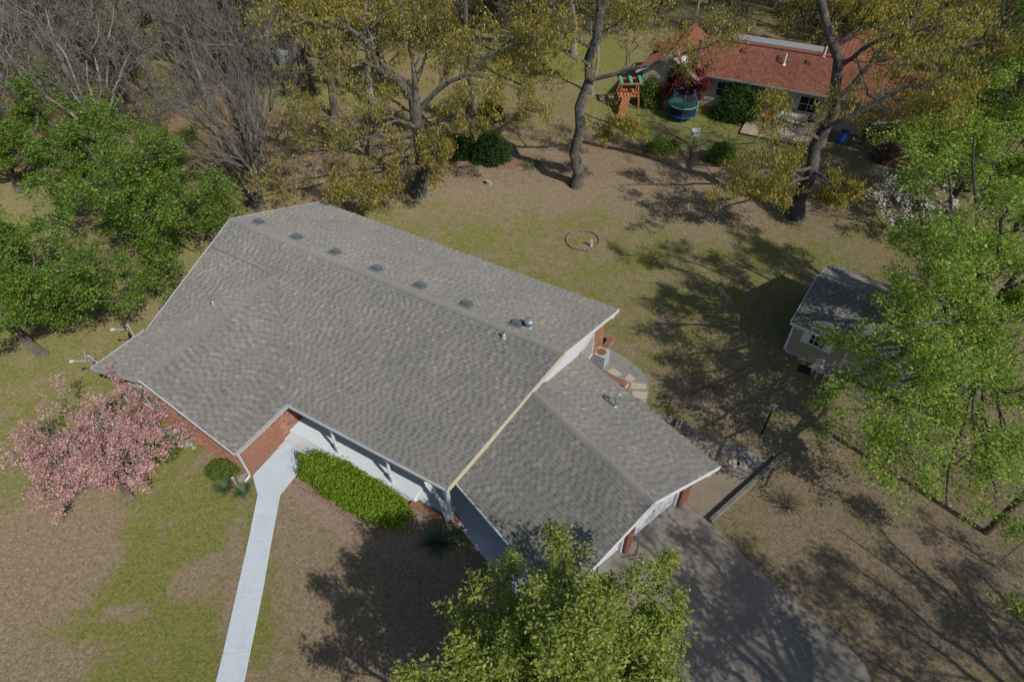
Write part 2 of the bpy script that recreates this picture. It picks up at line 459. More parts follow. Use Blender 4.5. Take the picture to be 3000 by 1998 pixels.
# ------------------------------------------------------------------ ground with its covers
def blob(x, y, cx, cy, rx, ry, ang=0.0, soft=0.5):
    ca, sa = math.cos(ang), math.sin(ang)
    dx, dy = x - cx, y - cy
    u, v = (dx * ca + dy * sa) / rx, (-dx * sa + dy * ca) / ry
    r = np.sqrt(u * u + v * v)
    return np.clip((1 + soft - r) / (2 * soft), 0, 1)
def pb(x, y, X, Y, rx, ry, ang=0.0, soft=0.5):     # blob centred on a photo pixel's ground point
    c = px(X, Y)
    return blob(x, y, c[0], c[1], rx, ry, ang, soft)
def cover(x, y):
    mx = np.maximum
    green = np.full(x.shape, 0.50)
    green = mx(green, 0.66 * blob(x, y, -12.5, 9.5, 6.0, 7.0, 0, 0.4))
    # neighbour's yard and lawn behind are greener
    green = mx(green, 0.78 * blob(x, y, 13, 43, 7.5, 4.2, -0.45, 0.3))
    green = mx(green, 0.75 * blob(x, y, 4, 56, 9, 6, 0, 0.4))
    green = mx(green, 0.55 * blob(x, y, -14, 50, 8, 5, 0, 0.4))
    # front-left lawn
    green = mx(green, 0.62 * pb(x, y, 450, 1720, 3.6, 5.0, 0.3, 0.4))
    green = mx(green, 0.60 * pb(x, y, 620, 1950, 4.6, 1.3, 0.2, 0.5))
    green = mx(green, 0.56 * pb(x, y, 80, 1150, 7.0, 3.6, 0.3, 0.5))
    green = mx(green, 0.52 * pb(x, y, 900, 1900, 0.9, 1.6, 0, 0.5))
    green = mx(green, 0.50 * pb(x, y, 1450, 760, 5.0, 3.2, -0.5, 0.5))
    green = mx(green, 0.52 * pb(x, y, 2150, 1170, 1.8, 1.0, 0, 0.5))
    green = mx(green, 0.52 * pb(x, y, 2600, 1520, 1.0, 1.6, 0.4, 0.5))
    brown = np.zeros(x.shape)
    brown = mx(brown, pb(x, y, 130, 1640, 2.6, 2.9, 0.3, 0.22))
    brown = mx(brown, 0.9 * pb(x, y, 590, 1690, 1.0, 0.75, 0.3, 0.4))
    brown = mx(brown, 0.8 * pb(x, y, 690, 1760, 0.5, 3.0, 0.25, 0.5))
    brown = mx(brown, 0.8 * pb(x, y, 370, 1790, 0.8, 0.4, 0.1, 0.4))
    brown = mx(brown, 0.9 * pb(x, y, 120, 1960, 2.0, 0.8, 0.1, 0.4))
    brown = mx(brown, 0.8 * pb(x, y, 860, 1560, 0.9, 2.2, 0.2, 0.6))
    brown = mx(brown, 0.9 * pb(x, y, 1150, 1780, 3.0, 3.2, 0, 0.5))
    brown = mx(brown, 0.5 * blob(x, y, 13, 9, 6.0, 9.0, 0, 0.5))
    brown = mx(brown, 0.7 * blob(x, y, 24, 16, 6.0, 9.0, 0, 0.5))
    brown = mx(brown, 0.5 * blob(x, y, 8.5, 17.5, 2.6, 1.3, -0.5, 0.5))
    brown = mx(brown, 0.6 * blob(x, y, 4, 36.5, 17, 3.6, -0.08, 0.5))
    brown = mx(brown, 0.45 * blob(x, y, 12, 33, 8, 3.0, -0.3, 0.5))
    green = np.clip(green - brown * 0.55, 0.0, 1)
    litter = np.zeros(x.shape)
    litter = mx(litter, np.clip((y - (33.5 + 0.10 * np.abs(x))) / 5.0, 0, 0.46))
    litter = mx(litter, 0.6 * blob(x, y, -22, 46, 20, 12, 0, 0.3))
    litter = mx(litter, 0.9 * pb(x, y, 1500, 470, 3.0, 1.1, 0, 0.5))
    litter = mx(litter, 0.9 * blob(x, y, 9.0, 39.6, 5.0, 0.9, -0.32, 0.4))
    litter = mx(litter, 0.55 * pb(x, y, 1000, 570, 5.0, 2.6, 0, 0.5))
    litter = mx(litter, 0.7 * pb(x, y, 660, 430, 6.0, 3.0, 0, 0.5))
    litter = mx(litter, 0.85 * pb(x, y, 2060, 1140, 0.8, 0.5, 0, 0.5))
    litter = mx(litter, 0.45 * pb(x, y, 2350, 640, 3.0, 2.0, 0, 0.5))
    for gx, gy, rx, ry in ((13, 43, 6.5, 3.6), (4, 56, 9, 6), (-14, 51, 6, 4)):
        litter *= 1 - 0.9 * blob(x, y, gx, gy, rx, ry, -0.35, 0.25)
    soil = np.zeros(x.shape)
    bed = [MP(9.0, -0.1), MP(9.2, -2.3), MP(13.2, -2.75), MP(16.6, -1.3), MP(16.6, 0.2)]
    cx, cy = np.mean([p[0] for p in bed]), np.mean([p[1] for p in bed])
    soil = mx(soil, blob(x, y, cx, cy, 4.4, 1.35, TH, 0.22))
    soil = mx(soil, 0.9 * pb(x, y, 2740, 1620, 1.7, 0.45, -0.55, 0.6))
    soil = mx(soil, 0.8 * pb(x, y, 2960, 1700, 1.0, 0.35, -0.5, 0.6))
    soil = mx(soil, 0.8 * pb(x, y, 2890, 1545, 0.7, 0.5, 0, 0.6))
    soil = mx(soil, 0.55 * pb(x, y, 610, 1330, 1.2, 0.45, TH + 1.57, 0.5))
    soil = mx(soil, 0.8 * pb(x, y, 712, 1415, 0.4, 0.3, 0, 0.5))
    return green, litter, soil
def axis(lo, hi, step, far, n):
    a = np.arange(lo, hi + 1e-6, step)
    k = np.linspace(0, 1, n + 1)[1:] ** 2.2
    return np.concatenate([(lo - k * (far + lo if lo < 0 else far))[::-1], a, hi + k * far])
gxs, gys = axis(-34, 34, 0.34, 420, 14), axis(1, 62, 0.34, 420, 14)
GXX, GYY = np.meshgrid(gxs, gys)
gv = np.stack([GXX.ravel(), GYY.ravel(), np.zeros(GXX.size)], 1)
nx, ny = len(gxs), len(gys)
ii = (np.arange(ny - 1)[:, None] * nx + np.arange(nx - 1)[None]).ravel()
gf = np.stack([ii, ii + 1, ii + nx + 1, ii + nx], 1)
s = N('ground')
P = s.pos()
at = s.n('ShaderNodeAttribute', attribute_name='cover')
sep = s.n('ShaderNodeSeparateColor')
s.l(at.outputs['Color'], sep.inputs[0])
n1, n2, n3, n4 = s.noise(0.45, 7, 0.68, P, 0.9), s.noise(2.2, 6, 0.7, P, 0.5), s.noise(9, 7, 0.8, P), s.noise(34, 4, 0.75, P)
grs = s.math('ADD', sep.outputs[0], s.math('ADD', s.math('MULTIPLY', s.math('SUBTRACT', n1, 0.5), 1.1), s.math('ADD', s.math('MULTIPLY', s.math('SUBTRACT', n2, 0.5), 0.9), s.math('MULTIPLY', s.math('SUBTRACT', n3, 0.5), 0.8))))
grs = s.step(grs, 0.26, 0.68)
n5 = s.noise(3.6, 8, 0.85, P)
detail = s.math('ADD', s.math('MULTIPLY', n3, 0.42), s.math('ADD', s.math('MULTIPLY', n4, 0.33), s.math('MULTIPLY', n5, 0.25)))
tan = s.ramp(detail, [(0.40, (0.095, 0.070, 0.045)), (0.495, (0.222, 0.172, 0.112)), (0.60, (0.40, 0.32, 0.22))])
grn = s.ramp(detail, [(0.40, (0.058, 0.066, 0.015)), (0.495, (0.158, 0.162, 0.044)), (0.60, (0.31, 0.295, 0.105))])
c = s.mix(grs, tan, grn)
lit = s.step(s.math('ADD', sep.outputs[1], s.math('ADD', s.math('MULTIPLY', s.math('SUBTRACT', n2, 0.5), 0.9), s.math('MULTIPLY', s.math('SUBTRACT', n3, 0.5), 0.9))), 0.30, 0.75)
litc = s.ramp(detail, [(0.36, (0.075, 0.047, 0.030)), (0.49, (0.175, 0.112, 0.072)), (0.63, (0.33, 0.22, 0.15))])
c = s.mix(s.math('MULTIPLY', lit, 0.85), c, litc)
soi = s.step(s.math('ADD', sep.outputs[2], s.math('ADD', s.math('MULTIPLY', s.math('SUBTRACT', n2, 0.5), 0.7), s.math('MULTIPLY', s.math('SUBTRACT', n3, 0.5), 0.5))), 0.34, 0.66)
soic = s.ramp(detail, [(0.40, (0.14, 0.10, 0.072)), (0.5, (0.255, 0.19, 0.14)), (0.61, (0.40, 0.315, 0.235))])
c = s.mix(s.math('MULTIPLY', soi, 0.92), c, soic)
s.principled(c, 0.97, s.bump(s.math('ADD', n3, s.math('MULTIPLY', n4, 0.7)), 0.55, 0.05), spec=0.08)
MATS['ground'] = s.m
me = arr_mesh('ground', gv, 4, gf, 'ground')
g_, l_, o_ = cover(gv[:, 0], gv[:, 1])
ca = me.color_attributes.new('cover', 'FLOAT_COLOR', 'POINT')
ca.data.foreach_set('color', np.stack([g_, l_, o_, np.ones_like(g_)], 1).astype(np.float32).ravel())
link('ground', me, kind='structure')
# grass blades standing in the turf, and dry leaves lying on it
def inside_house(x, y):
    v = np.stack([x - X0, y - Y0], 1)
    a, b = v @ E1 + L_, v @ N1
    m = (a > 0.4) & (a < 17.7) & (b > -0.15) & (b < 10.8) | (a > 0.4) & (a < 8.1) & (b > -2.5) & (b < 1)
    v = np.stack([x - GX, y - GY], 1)
    a2, b2 = v @ E2, v @ N2
    return m | (a2 > -9) & (a2 < 0.7) & (b2 > -0.45) & (b2 < 11.5)
PAVED = []
def in_poly(x, y, poly):
    r = np.zeros(x.shape, bool)
    n = len(poly)
    for k in range(n):
        x1, y1 = poly[k][0], poly[k][1]
        x2, y2 = poly[(k + 1) % n][0], poly[(k + 1) % n][1]
        c_ = ((y1 > y) != (y2 > y)) & (x < (x2 - x1) * (y - y1) / (y2 - y1 + 1e-12) + x1)
        r ^= c_
    return r

# ------------------------------------------------------------------ pavements
def slab(name, pts, z0, z1, mat, parent=None, kind=None):
    mb = MB()
    mb.prism([(p[0], p[1], z0) for p in pts], (0, 0, z1 - z0))
    return obj(name, mb, mat, parent, kind)
def ccw(pts):
    a = sum(pts[k][0] * pts[(k + 1) % len(pts)][1] - pts[(k + 1) % len(pts)][0] * pts[k][1] for k in range(len(pts)))
    return pts if a > 0 else pts[::-1]
def P2(*pp):
    return [px(x, y)[:2] for x, y in pp]
walk = thing('walkway', None, None, px(760, 1600), kind='structure')
rows = [((741, 1395), (868, 1392)), ((756, 1450), (821, 1450)), ((729, 1584), (796, 1582)), ((694, 1738), (770, 1732)), ((654, 1916), (734, 1907)), ((604, 2120), (690, 2120)), ((560, 2300), (655, 2300))]
wl = [px(*r[0])[:2] for r in rows]
wr = [px(*r[1])[:2] for r in rows]
top = [MP(8.06, -0.85)[:2], MP(9.5, -0.85)[:2]]
first = [wl[0], top[0], top[1], wr[0], wr[1], wl[1]]
slab('slab', ccw(first), -0.1, 0.05, 'concrete_white', walk)
PAVED.append(first)
for k in range(1, len(rows) - 1):
    d0 = (wl[k + 1] - wl[k]) * 0.004
    q = [wl[k] + d0, wr[k] + d0, wr[k + 1], wl[k + 1]]
    slab('slab', ccw(q), -0.1, 0.05, 'concrete_white', walk)
    PAVED.append(q)
# walk along the garage
gwalk = thing('side_walk', None, None, GP(-4, 0), kind='structure')
for a0, a1 in ((-8.6, -5.93), (-5.92, -3.5), (-3.49, -1.2), (-1.19, 1.6), (1.61, 4.2)):
    slab('slab', [GP(a0, -0.38)[:2], GP(a1, -0.38)[:2], GP(a1, 0.7 if a1 < 0 else 0.45)[:2], GP(a0, 0.7 if a1 < 0 else 0.45)[:2]], -0.1, 0.055, 'concrete_white', gwalk)
PAVED.append([GP(-8.6, -0.38), GP(4.2, -0.38), GP(4.2, 0.7), GP(-8.6, 0.7)])
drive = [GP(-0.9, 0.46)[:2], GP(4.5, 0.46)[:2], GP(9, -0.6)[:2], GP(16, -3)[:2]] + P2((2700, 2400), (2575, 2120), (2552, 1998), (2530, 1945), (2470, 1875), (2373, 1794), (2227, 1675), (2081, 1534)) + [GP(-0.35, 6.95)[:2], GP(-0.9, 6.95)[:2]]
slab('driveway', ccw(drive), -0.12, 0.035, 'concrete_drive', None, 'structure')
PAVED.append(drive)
pad = P2((1893, 1187), (1944, 1212), (2021, 1241), (2126, 1285), (2175, 1313), (2231, 1338), (2262, 1344)) + [GP(0.55, 11.2)[:2], GP(0.55, 7.0)[:2], GP(-0.3, 6.97)[:2], GP(-7.4, 6.97)[:2]]
slab('concrete_pad', ccw(pad), -0.12, 0.022, 'concrete_tan', None, 'structure')
PAVED.append(pad)
gp2 = P2((2126, 1287), (2175, 1314), (2231, 1339), (2262, 1346)) + [GP(0.4, 11.0)[:2], GP(0.4, 9.2)[:2], GP(-0.5, 9.9)[:2]]
slab('gravel_edge', ccw(gp2), 0.0, 0.028, 'concrete_grey', None, 'structure')
patio = P2((1766, 1010), (1790, 1023), (1840, 1054), (1874, 1082), (1893, 1108), (1901, 1133), (1900, 1160), (1893, 1184), (1850, 1200), (1760, 1120), (1730, 1075))
slab('patio', ccw(patio), -0.1, 0.03, 'concrete_grey', None, 'structure')
PAVED.append(patio)

# ------------------------------------------------------------------ brick laying
def lay_bricks(p0, p1, z0, z1, skip=None, bl=0.203, bh=0.0677, proud=0.012, half=False):
    """bricks on the outside of a wall from p0 to p1 (outside on the right when walking p0 -> p1); returns list of (verts)"""
    p0, p1 = np.asarray(p0[:2], float), np.asarray(p1[:2], float)
    d = p1 - p0
    Lw = np.linalg.norm(d)
    d /= Lw
    nrm = np.array([d[1], -d[0]])
    out = []
    j = 0
    z = z0
    while z + bh <= z1 + 0.001:
        u = -bl / 2 if j % 2 else 0.0
        while u < Lw - 0.01:
            u0, u1 = max(u, 0), min(u + bl - 0.014, Lw)
            if u1 - u0 > 0.03 and not (skip and skip((u0 + u1) / 2, z + bh / 2)):
                out.append((u0, u1, z, z + bh - 0.015))
            u += bl
        z += bh
        j += 1
    return p0, d, nrm, out, proud
def brick_mesh(lay, mb, sel=None):
    p0, d, nrm, out, proud = lay
    for k, (u0, u1, za, zb) in enumerate(out):
        if sel is not None and not sel(k):
            continue
        pr = proud * (0.75 + 0.5 * rnd.random())
        a, b = p0 + d * u0, p0 + d * u1
        q = [a, b, b + nrm * pr, a + nrm * pr]
        vs = [(t[0], t[1], za) for t in q] + [(t[0], t[1], zb) for t in q]
        mb.add(vs, [(3, 2, 6, 7), (4, 5, 6, 7)[::-1], (0, 3, 7, 4), (2, 1, 5, 6), (0, 1, 2, 3)])

# ------------------------------------------------------------------ roof shingles
SH_E = 0.143
SH = {'mb': MB(), 'big': []}
def shingle_plane(org, U, Vd, nrm, vmax, intervals, big=None, v0=0.0):
    """org: point on the eave line; U unit along eave, Vd unit up the slope, nrm unit normal; intervals(v)->[(ulo,uhi)] """
    org, U, Vd, nrm = (np.asarray(t, float) for t in (org, U, Vd, nrm))
    nc = int(math.ceil(vmax / SH_E))
    for k in range(nc):
        va = v0 + k * SH_E
        vb = min(va + SH_E, vmax)
        if vb - va < 0.01:
            continue
        I0, I1 = intervals(va + 1e-4), intervals(vb - 1e-4)
        for (l0, h0), (l1, h1) in zip(I0, I1):
            lo, hi = min(l0, l1), max(h0, h1)
            u = lo - rnd.random() * 0.3
            raised = rnd.random() < 0.5
            while u < hi:
                wdt = rnd.uniform(0.11, 0.20) if raised else rnd.uniform(0.12, 0.21)
                ua, ub = u, u + wdt
                u = ub
                a0, b0 = max(ua, l0), min(ub, h0)
                a1, b1 = max(ua, l1), min(ub, h1)
                if b0 <= a0 and b1 <= a1:
                    raised = not raised
                    continue
                b0, b1 = max(b0, a0 + 1e-4), max(b1, a1 + 1e-4)
                hb = (0.017 if raised else 0.010) + rnd.random() * 0.003
                ht = 0.004
                ext = 0.012 if raised else 0.0
                pt = lambda uu, vv, hh: org + U * uu + Vd * vv + nrm * hh
                vs = [pt(a0, va - ext, 0), pt(b0, va - ext, 0), pt(a0, va - ext, hb), pt(b0, va - ext, hb), pt(b1, vb, ht), pt(a1, vb, ht), pt(a1, vb, 0), pt(b1, vb, 0)]
                fs = [(0, 1, 3, 2), (2, 3, 4, 5), (0, 2, 5, 6), (1, 7, 4, 3)]
                whole = a0 == ua and b0 == ub and a1 == ua and b1 == ub
                if big and whole and raised and len(SH['big']) < 300 and big((ua + ub) / 2, va):
                    SH['big'].append((vs, fs))
                else:
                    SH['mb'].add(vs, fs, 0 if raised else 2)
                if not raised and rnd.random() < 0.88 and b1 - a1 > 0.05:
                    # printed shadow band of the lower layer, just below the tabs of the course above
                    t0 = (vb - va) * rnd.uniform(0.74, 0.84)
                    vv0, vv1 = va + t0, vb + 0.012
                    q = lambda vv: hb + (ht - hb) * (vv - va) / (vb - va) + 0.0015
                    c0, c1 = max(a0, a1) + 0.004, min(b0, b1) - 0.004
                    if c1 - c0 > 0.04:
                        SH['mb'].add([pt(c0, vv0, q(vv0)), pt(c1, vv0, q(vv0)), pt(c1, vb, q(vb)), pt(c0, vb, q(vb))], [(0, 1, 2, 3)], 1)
                raised = not raised

def slope_basis(eave_dir2, up_dir2, slope):
    U = np.array([eave_dir2[0], eave_dir2[1], 0.0])
    V = np.array([up_dir2[0], up_dir2[1], slope])
    k = np.linalg.norm(V)
    V = V / k
    nr = np.cross(U, V)
    if nr[2] < 0:
        nr = -nr
    return U, V, nr, k

house = thing('brick_house', 'single-storey brick house with grey shingle roof, white porch and angled garage', 'house', MP(9, 5))
# ---- roof deck (thin slabs under the shingles)
mb = MB()
TK = 0.11
right = lambda b: L_ + DR * min(b / DF, 1.0)
zm = lambda b: HR - SL * abs(b - DF)
def deck(pts):
    mb.prism([np.array(p) - np.array([0, 0, TK]) for p in pts], (0, 0, TK))
hw = WD / 2
zw = HE + SL * hw
deck([MP(0, hw, zm(hw)), MP(right(hw), hw, zm(hw)), MP(L_ + DR, DF, HR), MP(0, DF, HR)])
deck([MP(WD, 0, HE), MP(L_, 0, HE), MP(right(hw), hw, zm(hw)), MP(hw, hw, zm(hw))])
deck([MP(0, 0, HE), MP(hw, hw, zm(hw)), MP(0, hw, zm(hw))])
deck([MP(0, DF, HR), MP(L_ + DR, DF, HR), MP(L_ + DR, DF + DB, zm(DF + DB)), MP(0, DF + DB, zm(DF + DB))])
deck([MP(0, -PJ, HE), MP(hw, -PJ, zw), MP(hw, hw, zw), MP(0, 0, HE)])
deck([MP(hw, -PJ, zw), MP(WD, -PJ, HE), MP(WD, 0, HE), MP(hw, hw, zw)])
# garage inner end follows the main gable
def gar_in(b):                                     # a where the garage roof ends under the main gable, for each b
    bf = np.array([[0, -5.60], [3.72, -6.02], [7.678, -7.40]])
    return float(np.interp(b, bf[:, 0], bf[:, 1]))
gin = lambda b: gar_in(b) - 0.22
zg = lambda b: HG + RG - RG / (DG / 2) * abs(b - DG / 2)
deck([GP(gar_in(0), 0, HG), GP(0, 0, HG), GP(0, DG / 2, HG + RG), GP(gin(DG / 2), DG / 2, HG + RG)])
deck([GP(gin(DG / 2), DG / 2, HG + RG), GP(0, DG / 2, HG + RG), GP(0, DG, HG), GP(gar_in(DG), DG, HG)])
roof = obj('roof', mb, 'deck', house)
# ---- shingles
U, V, nr, k = slope_basis(E1, N1, SL)
def iv_front(v):
    b = v / k
    if b < hw:
        return [(0.0, b), (WD - b, right(b))]
    return [(0.0, right(b)), (0, 0)]
big = lambda u, v: u > 11.0 and v < 1.9
org = MP(0, 0, HE)
def iv_a(v):
    return [iv_front(v)[1]] if v / k < hw else [(0, right(v / k))]
shingle_plane(org, U, V, nr, DF * k, iv_a, big)
shingle_plane(org, U, V, nr, hw * k, lambda v: [(0.0, v / k)])
U, V, nr, k = slope_basis(E1, -N1, SL)
shingle_plane(MP(0, DF + DB, zm(DF + DB)), U, V, nr, DB * k, lambda v: [(0.0, L_ + DR)])
U, V, nr, k = slope_basis(N1, E1, SL)
shingle_plane(MP(0, 0, HE), U, V, nr, hw * k, lambda v: [(-PJ, v / k)])
U, V, nr, k = slope_basis(N1, -E1, SL)
shingle_plane(MP(WD, 0, HE), U, V, nr, hw * k, lambda v: [(-PJ, v / k)])
SG = RG / (DG / 2)
U, V, nr, k = slope_basis(E2, N2, SG)
shingle_plane(GP(0, 0, HG), U, V, nr, DG / 2 * k, lambda v: [(gin(v / k), 0.0)])
U, V, nr, k = slope_basis(E2, -N2, SG)
shingle_plane(GP(0, DG, HG), U, V, nr, DG / 2 * k, lambda v: [(gin(DG - v / k), 0.0)])
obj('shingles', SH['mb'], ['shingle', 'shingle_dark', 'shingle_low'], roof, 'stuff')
for vs, fs in SH['big']:
    m = MB()
    m.add(vs, fs)
    obj('shingle', m, 'shingle', roof)
# ---- ridge caps
def ridge(p0, p1, d1, d2):
    """overlapping caps from p0 to p1; d1,d2 downhill unit vectors of the two slopes"""
    p0, p1 = np.asarray(p0), np.asarray(p1)
    d = p1 - p0
    Lr = np.linalg.norm(d)
    d = d / Lr
    n = int(Lr / 0.20)
    for k in range(n):
        a = p0 + d * (Lr * k / n)
        b = p0 + d * (Lr * (k + 1) / n + 0.03)
        u = np.array([0, 0, 1.0])
        za, zb = 0.034, 0.022
        m = MB()
        vs = []
        for q, zz in ((a, za), (b, zb)):
            vs += [q + d1 * 0.155 + u * (zz - 0.004), q + d1 * 0.05 + u * (zz + 0.012), q + d2 * 0.05 + u * (zz + 0.012), q + d2 * 0.155 + u * (zz - 0.004)]
            vs += [q + d1 * 0.155 + u * (zz - 0.02), q + d2 * 0.155 + u * (zz - 0.02)]
        m.add(vs, [(0, 1, 7, 6), (1, 2, 8, 7), (2, 3, 9, 8), (0, 4, 5, 3, 2, 1), (6, 7, 8, 9, 11, 10), (4, 0, 6, 10), (3, 5, 11, 9)])
        obj('ridge_cap', m, 'ridge_shingle', roof)
def dn(d2, sl_):
    v = np.array([d2[0], d2[1], -sl_])
    return v / np.linalg.norm(v)
ridge(MP(L_ + DR, DF, HR), MP(0, DF, HR), dn(-N1, SL), dn(N1, SL))
ridge(MP(hw, -PJ, zw), MP(hw, hw + 0.15, zw), dn(-E1, SL), dn(E1, SL))
ridge(GP(0, DG / 2, HG + RG), GP(gin(DG / 2), DG / 2, HG + RG), dn(-N2, SG), dn(N2, SG))
# ---- vents standing on the roof
def on_main(a, b):
    return MP(a, b, zm(b))
for i, a in enumerate((1.07, 3.52, 5.9, 8.29, 10.64, 13.0, 15.38)):
    b0 = 6.52
    m = MB()
    c0 = on_main(a, b0)
    def lp(da, db, dz):
        return MP(a + da, b0 + db, zm(b0 + db) + dz)
    m.hexa([lp(-0.2, -0.19, 0.01), lp(0.2, -0.19, 0.01), lp(0.2, 0.19, 0.01), lp(-0.2, 0.19, 0.01)], [lp(-0.18, -0.16, 0.05), lp(0.18, -0.16, 0.05), lp(0.17, 0.16, 0.16), lp(-0.17, 0.16, 0.16)])
    m.hexa([lp(-0.21, -0.05, 0.11), lp(0.21, -0.05, 0.11), lp(0.21, 0.24, 0.13), lp(-0.21, 0.24, 0.13)], [lp(-0.16, -0.1, 0.13), lp(0.16, -0.1, 0.13), lp(0.17, 0.20, 0.19), lp(-0.17, 0.20, 0.19)])
    m.hexa([lp(-0.27, -0.27, 0.012), lp(0.27, -0.27, 0.012), lp(0.27, 0.27, 0.012), lp(-0.27, 0.27, 0.012)], [lp(-0.27, -0.27, 0.025), lp(0.27, -0.27, 0.025), lp(0.27, 0.27, 0.025), lp(-0.27, 0.27, 0.025)])
    obj('roof_vent', m, 'vent_grey', roof)
m = MB()
c0 = on_main(15.86, 6.72)
m.lathe(c0 - np.array([0, 0, 0.05]), [(0.20, 0), (0.17, 0.10), (0.12, 0.13), (0.12, 0.30), (0.19, 0.31), (0.20, 0.42), (0.17, 0.46), (0.08, 0.50), (0.02, 0.52)], 20)
obj('chimney_cap', m, 'galvanised', roof, smooth=False)
def stack(c0, r, h, tilt=(0, 0)):
    m = MB()
    m.lathe(c0 - np.array([0, 0, 0.05]), [(r * 2.3, 0.02), (r * 2.1, 0.08), (r * 1.2, 0.16)], 12, 0)
    m.cyl(c0, c0 + np.array([tilt[0], tilt[1], h]), r, r, 12, 1)
    m.cyl(c0 + np.array([tilt[0], tilt[1], h]), c0 + np.array([tilt[0], tilt[1], h + 0.03]), r * 0.75, r * 0.75, 12, 2)
    return obj('vent_pipe', m, ['galvanised', 'white_worn', 'black_metal'], roof)
stack(on_main(15.42, 5.52), 0.055, 0.28)
pz = MP(2.56, 2.0, HE + SL * 2.56)
stack(pz, 0.045, 0.22)

# ---- walls
OH, ROH = 0.58, 0.376
wallmb, brickmb = MB(), MB()
BR_SEL = []
def wall(p0, p1, ztop, bricks=True, skip=None, z0=0.0, th=0.2):
    a, b = np.asarray(p0, float), np.asarray(p1, float)
    d = (b - a)[:2]
    d /= np.linalg.norm(d)
    nn = np.array([-d[1], d[0]]) * th             # inside is to the left
    q = [a[:2], b[:2], b[:2] + nn, a[:2] + nn]
    wallmb.hexa([(t[0], t[1], -0.15) for t in q], [(t[0], t[1], ztop) for t in q])
    if bricks:
        lay = lay_bricks(a, b, z0, ztop - 0.05, skip)
        return lay
aw0, aw1 = 0.48, WD - OH
bw = -PJ + ROH
zt = 2.47
lays = []
win1 = (0.95, 2.25)                                # window on the wing's right wall (u range from the front corner)
skipwin = lambda u, z: 1.0 < u < 2.42 and 1.28 < z < 2.4
lay_right = wall(MP(aw1, bw), MP(aw1, 2.05), zt, True, lambda u, z: (1.15 < u < 2.10 and 1.50 < z) or (u > 2.35 and z < 0.36))
lay_front = wall(MP(aw0, bw), MP(aw1, bw), zt, True, lambda u, z: 1.2 < u < 2.9 and 0.9 < z < 2.2)
lay_left = wall(MP(aw0, DF + DB - OH), MP(aw0, bw), zt, True)
lay_back = wall(MP(L_ + DR - ROH, DF + DB - OH), MP(aw0, DF + DB - OH), 2.55, True)
lay_gab = wall(MP(L_ + DR - ROH, 5.3), MP(L_ + DR - ROH, DF + DB - OH), 2.55, True, lambda u, z: 3.05 < u < 4.3 and 1.0 < z < 2.4)
wall(MP(16.75, 2.06), MP(L_ + DR - ROH, 5.3), 2.9, False)
wall(MP(aw1, 2.06), MP(16.75, 2.06), 2.95, False)
# garage walls
gfl = wall(GP(-6.6, 0.62), GP(-0.75, 0.62), 2.42, True)
gbk = wall(GP(-0.75, 7.06), GP(-7.35, 7.06), 2.42, True)
obj('wall', wallmb, 'mortar', house)
for lay in (lay_front, lay_left, lay_back, lay_gab):
    brick_mesh(lay, brickmb)
n_r = len(lay_right[3])
order = sorted(range(n_r), key=lambda i: lay_right[3][i][0])
picked = set(order[:300])
brick_mesh(lay_right, brickmb, lambda i: i not in picked)
wall_o = bpy.data.objects['wall']
for i in sorted(picked):
    m = MB()
    brick_mesh(lay_right, m, lambda q, i=i: q == i)
    obj('brick', m, 'brick', wall_o)
obj('bricks', brickmb, 'brick', wall_o, 'stuff')
m = MB()
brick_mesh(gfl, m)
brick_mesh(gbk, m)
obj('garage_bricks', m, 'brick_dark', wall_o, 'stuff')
# gable ends in white vertical siding
def gable(pts, nrm, name='gable_siding', mat='white_paint', battens=None):
    m = MB()
    n3_ = np.array([nrm[0], nrm[1], 0.0])
    m.prism([np.asarray(p) for p in pts], -n3_ * 0.06)
    p = [np.asarray(q) for q in pts]
    if battens:
        a, b, zb, ztop = battens                   # base line points, base height, function u->top height
        Lb = np.linalg.norm((b - a)[:2])
        d = (b - a) / Lb
        u = 0.1
        while u < Lb:
            zt_ = ztop(u)
            if zt_ - zb > 0.05:
                q = a + d * u + n3_ * 0.006
                m.bar((q[0], q[1], zb), (q[0], q[1], zt_), 0.018, 0.02, (n3_[0], n3_[1], 0))
            u += 0.16
    return obj(name, m, mat, house)
und = TK + 0.01
A, B = MP(aw0, bw - 0.02, zt), MP(aw1, bw - 0.02, zt)
gable([A, B, MP(hw, bw - 0.02, zw - und)], -N1, battens=(A, B, zt, lambda u: zw - und - SL * abs(u + aw0 - hw)))
ag = L_ + DR - ROH + 0.02
A, B = MP(ag, 5.25, 2.5), MP(ag, DF + DB - OH, 2.5)
gable([A, B, MP(ag, DF + DB - OH, zm(DF + DB - OH) - und), MP(ag, DF, HR - und), MP(ag, 5.25, zm(5.25) - und)], E1, battens=(A, B, 2.5, lambda u: zm(5.25 + u) - und))
sk0, sk1 = MP(right(2.0) - ROH + 0.03, 2.0, 0), MP(ag, 5.25, 0)
dsk = (sk1 - sk0)[:2] / np.linalg.norm((sk1 - sk0)[:2])
nsk = np.array([dsk[1], -dsk[0]])
gable([sk0 + (0, 0, 1.9), sk1 + (0, 0, 1.9), sk1 + (0, 0, zm(5.25) - und), sk0 + (0, 0, zm(2.0) - und)], nsk, battens=(sk0, sk1, 2.2, lambda u: zm(2.0 + u * 0.97) - und))
A, B = MP(aw0 - 0.02, DF + DB - OH, zt), MP(aw0 - 0.02, 1.0, zt)
gable([A, B, MP(aw0 - 0.02, 1.0, zm(1.0) - und), MP(aw0 - 0.02, DF, HR - und), MP(aw0 - 0.02, DF + DB - OH, zm(DF + DB - OH) - und)], -E1)
ga = -0.74
gable([GP(ga, 0.62, 2.1), GP(ga, 7.06, 2.1), GP(ga, 7.06, zg(7.06) - und), GP(ga, DG / 2, HG + RG - und), GP(ga, 0.62, zg(0.62) - und)], E2)
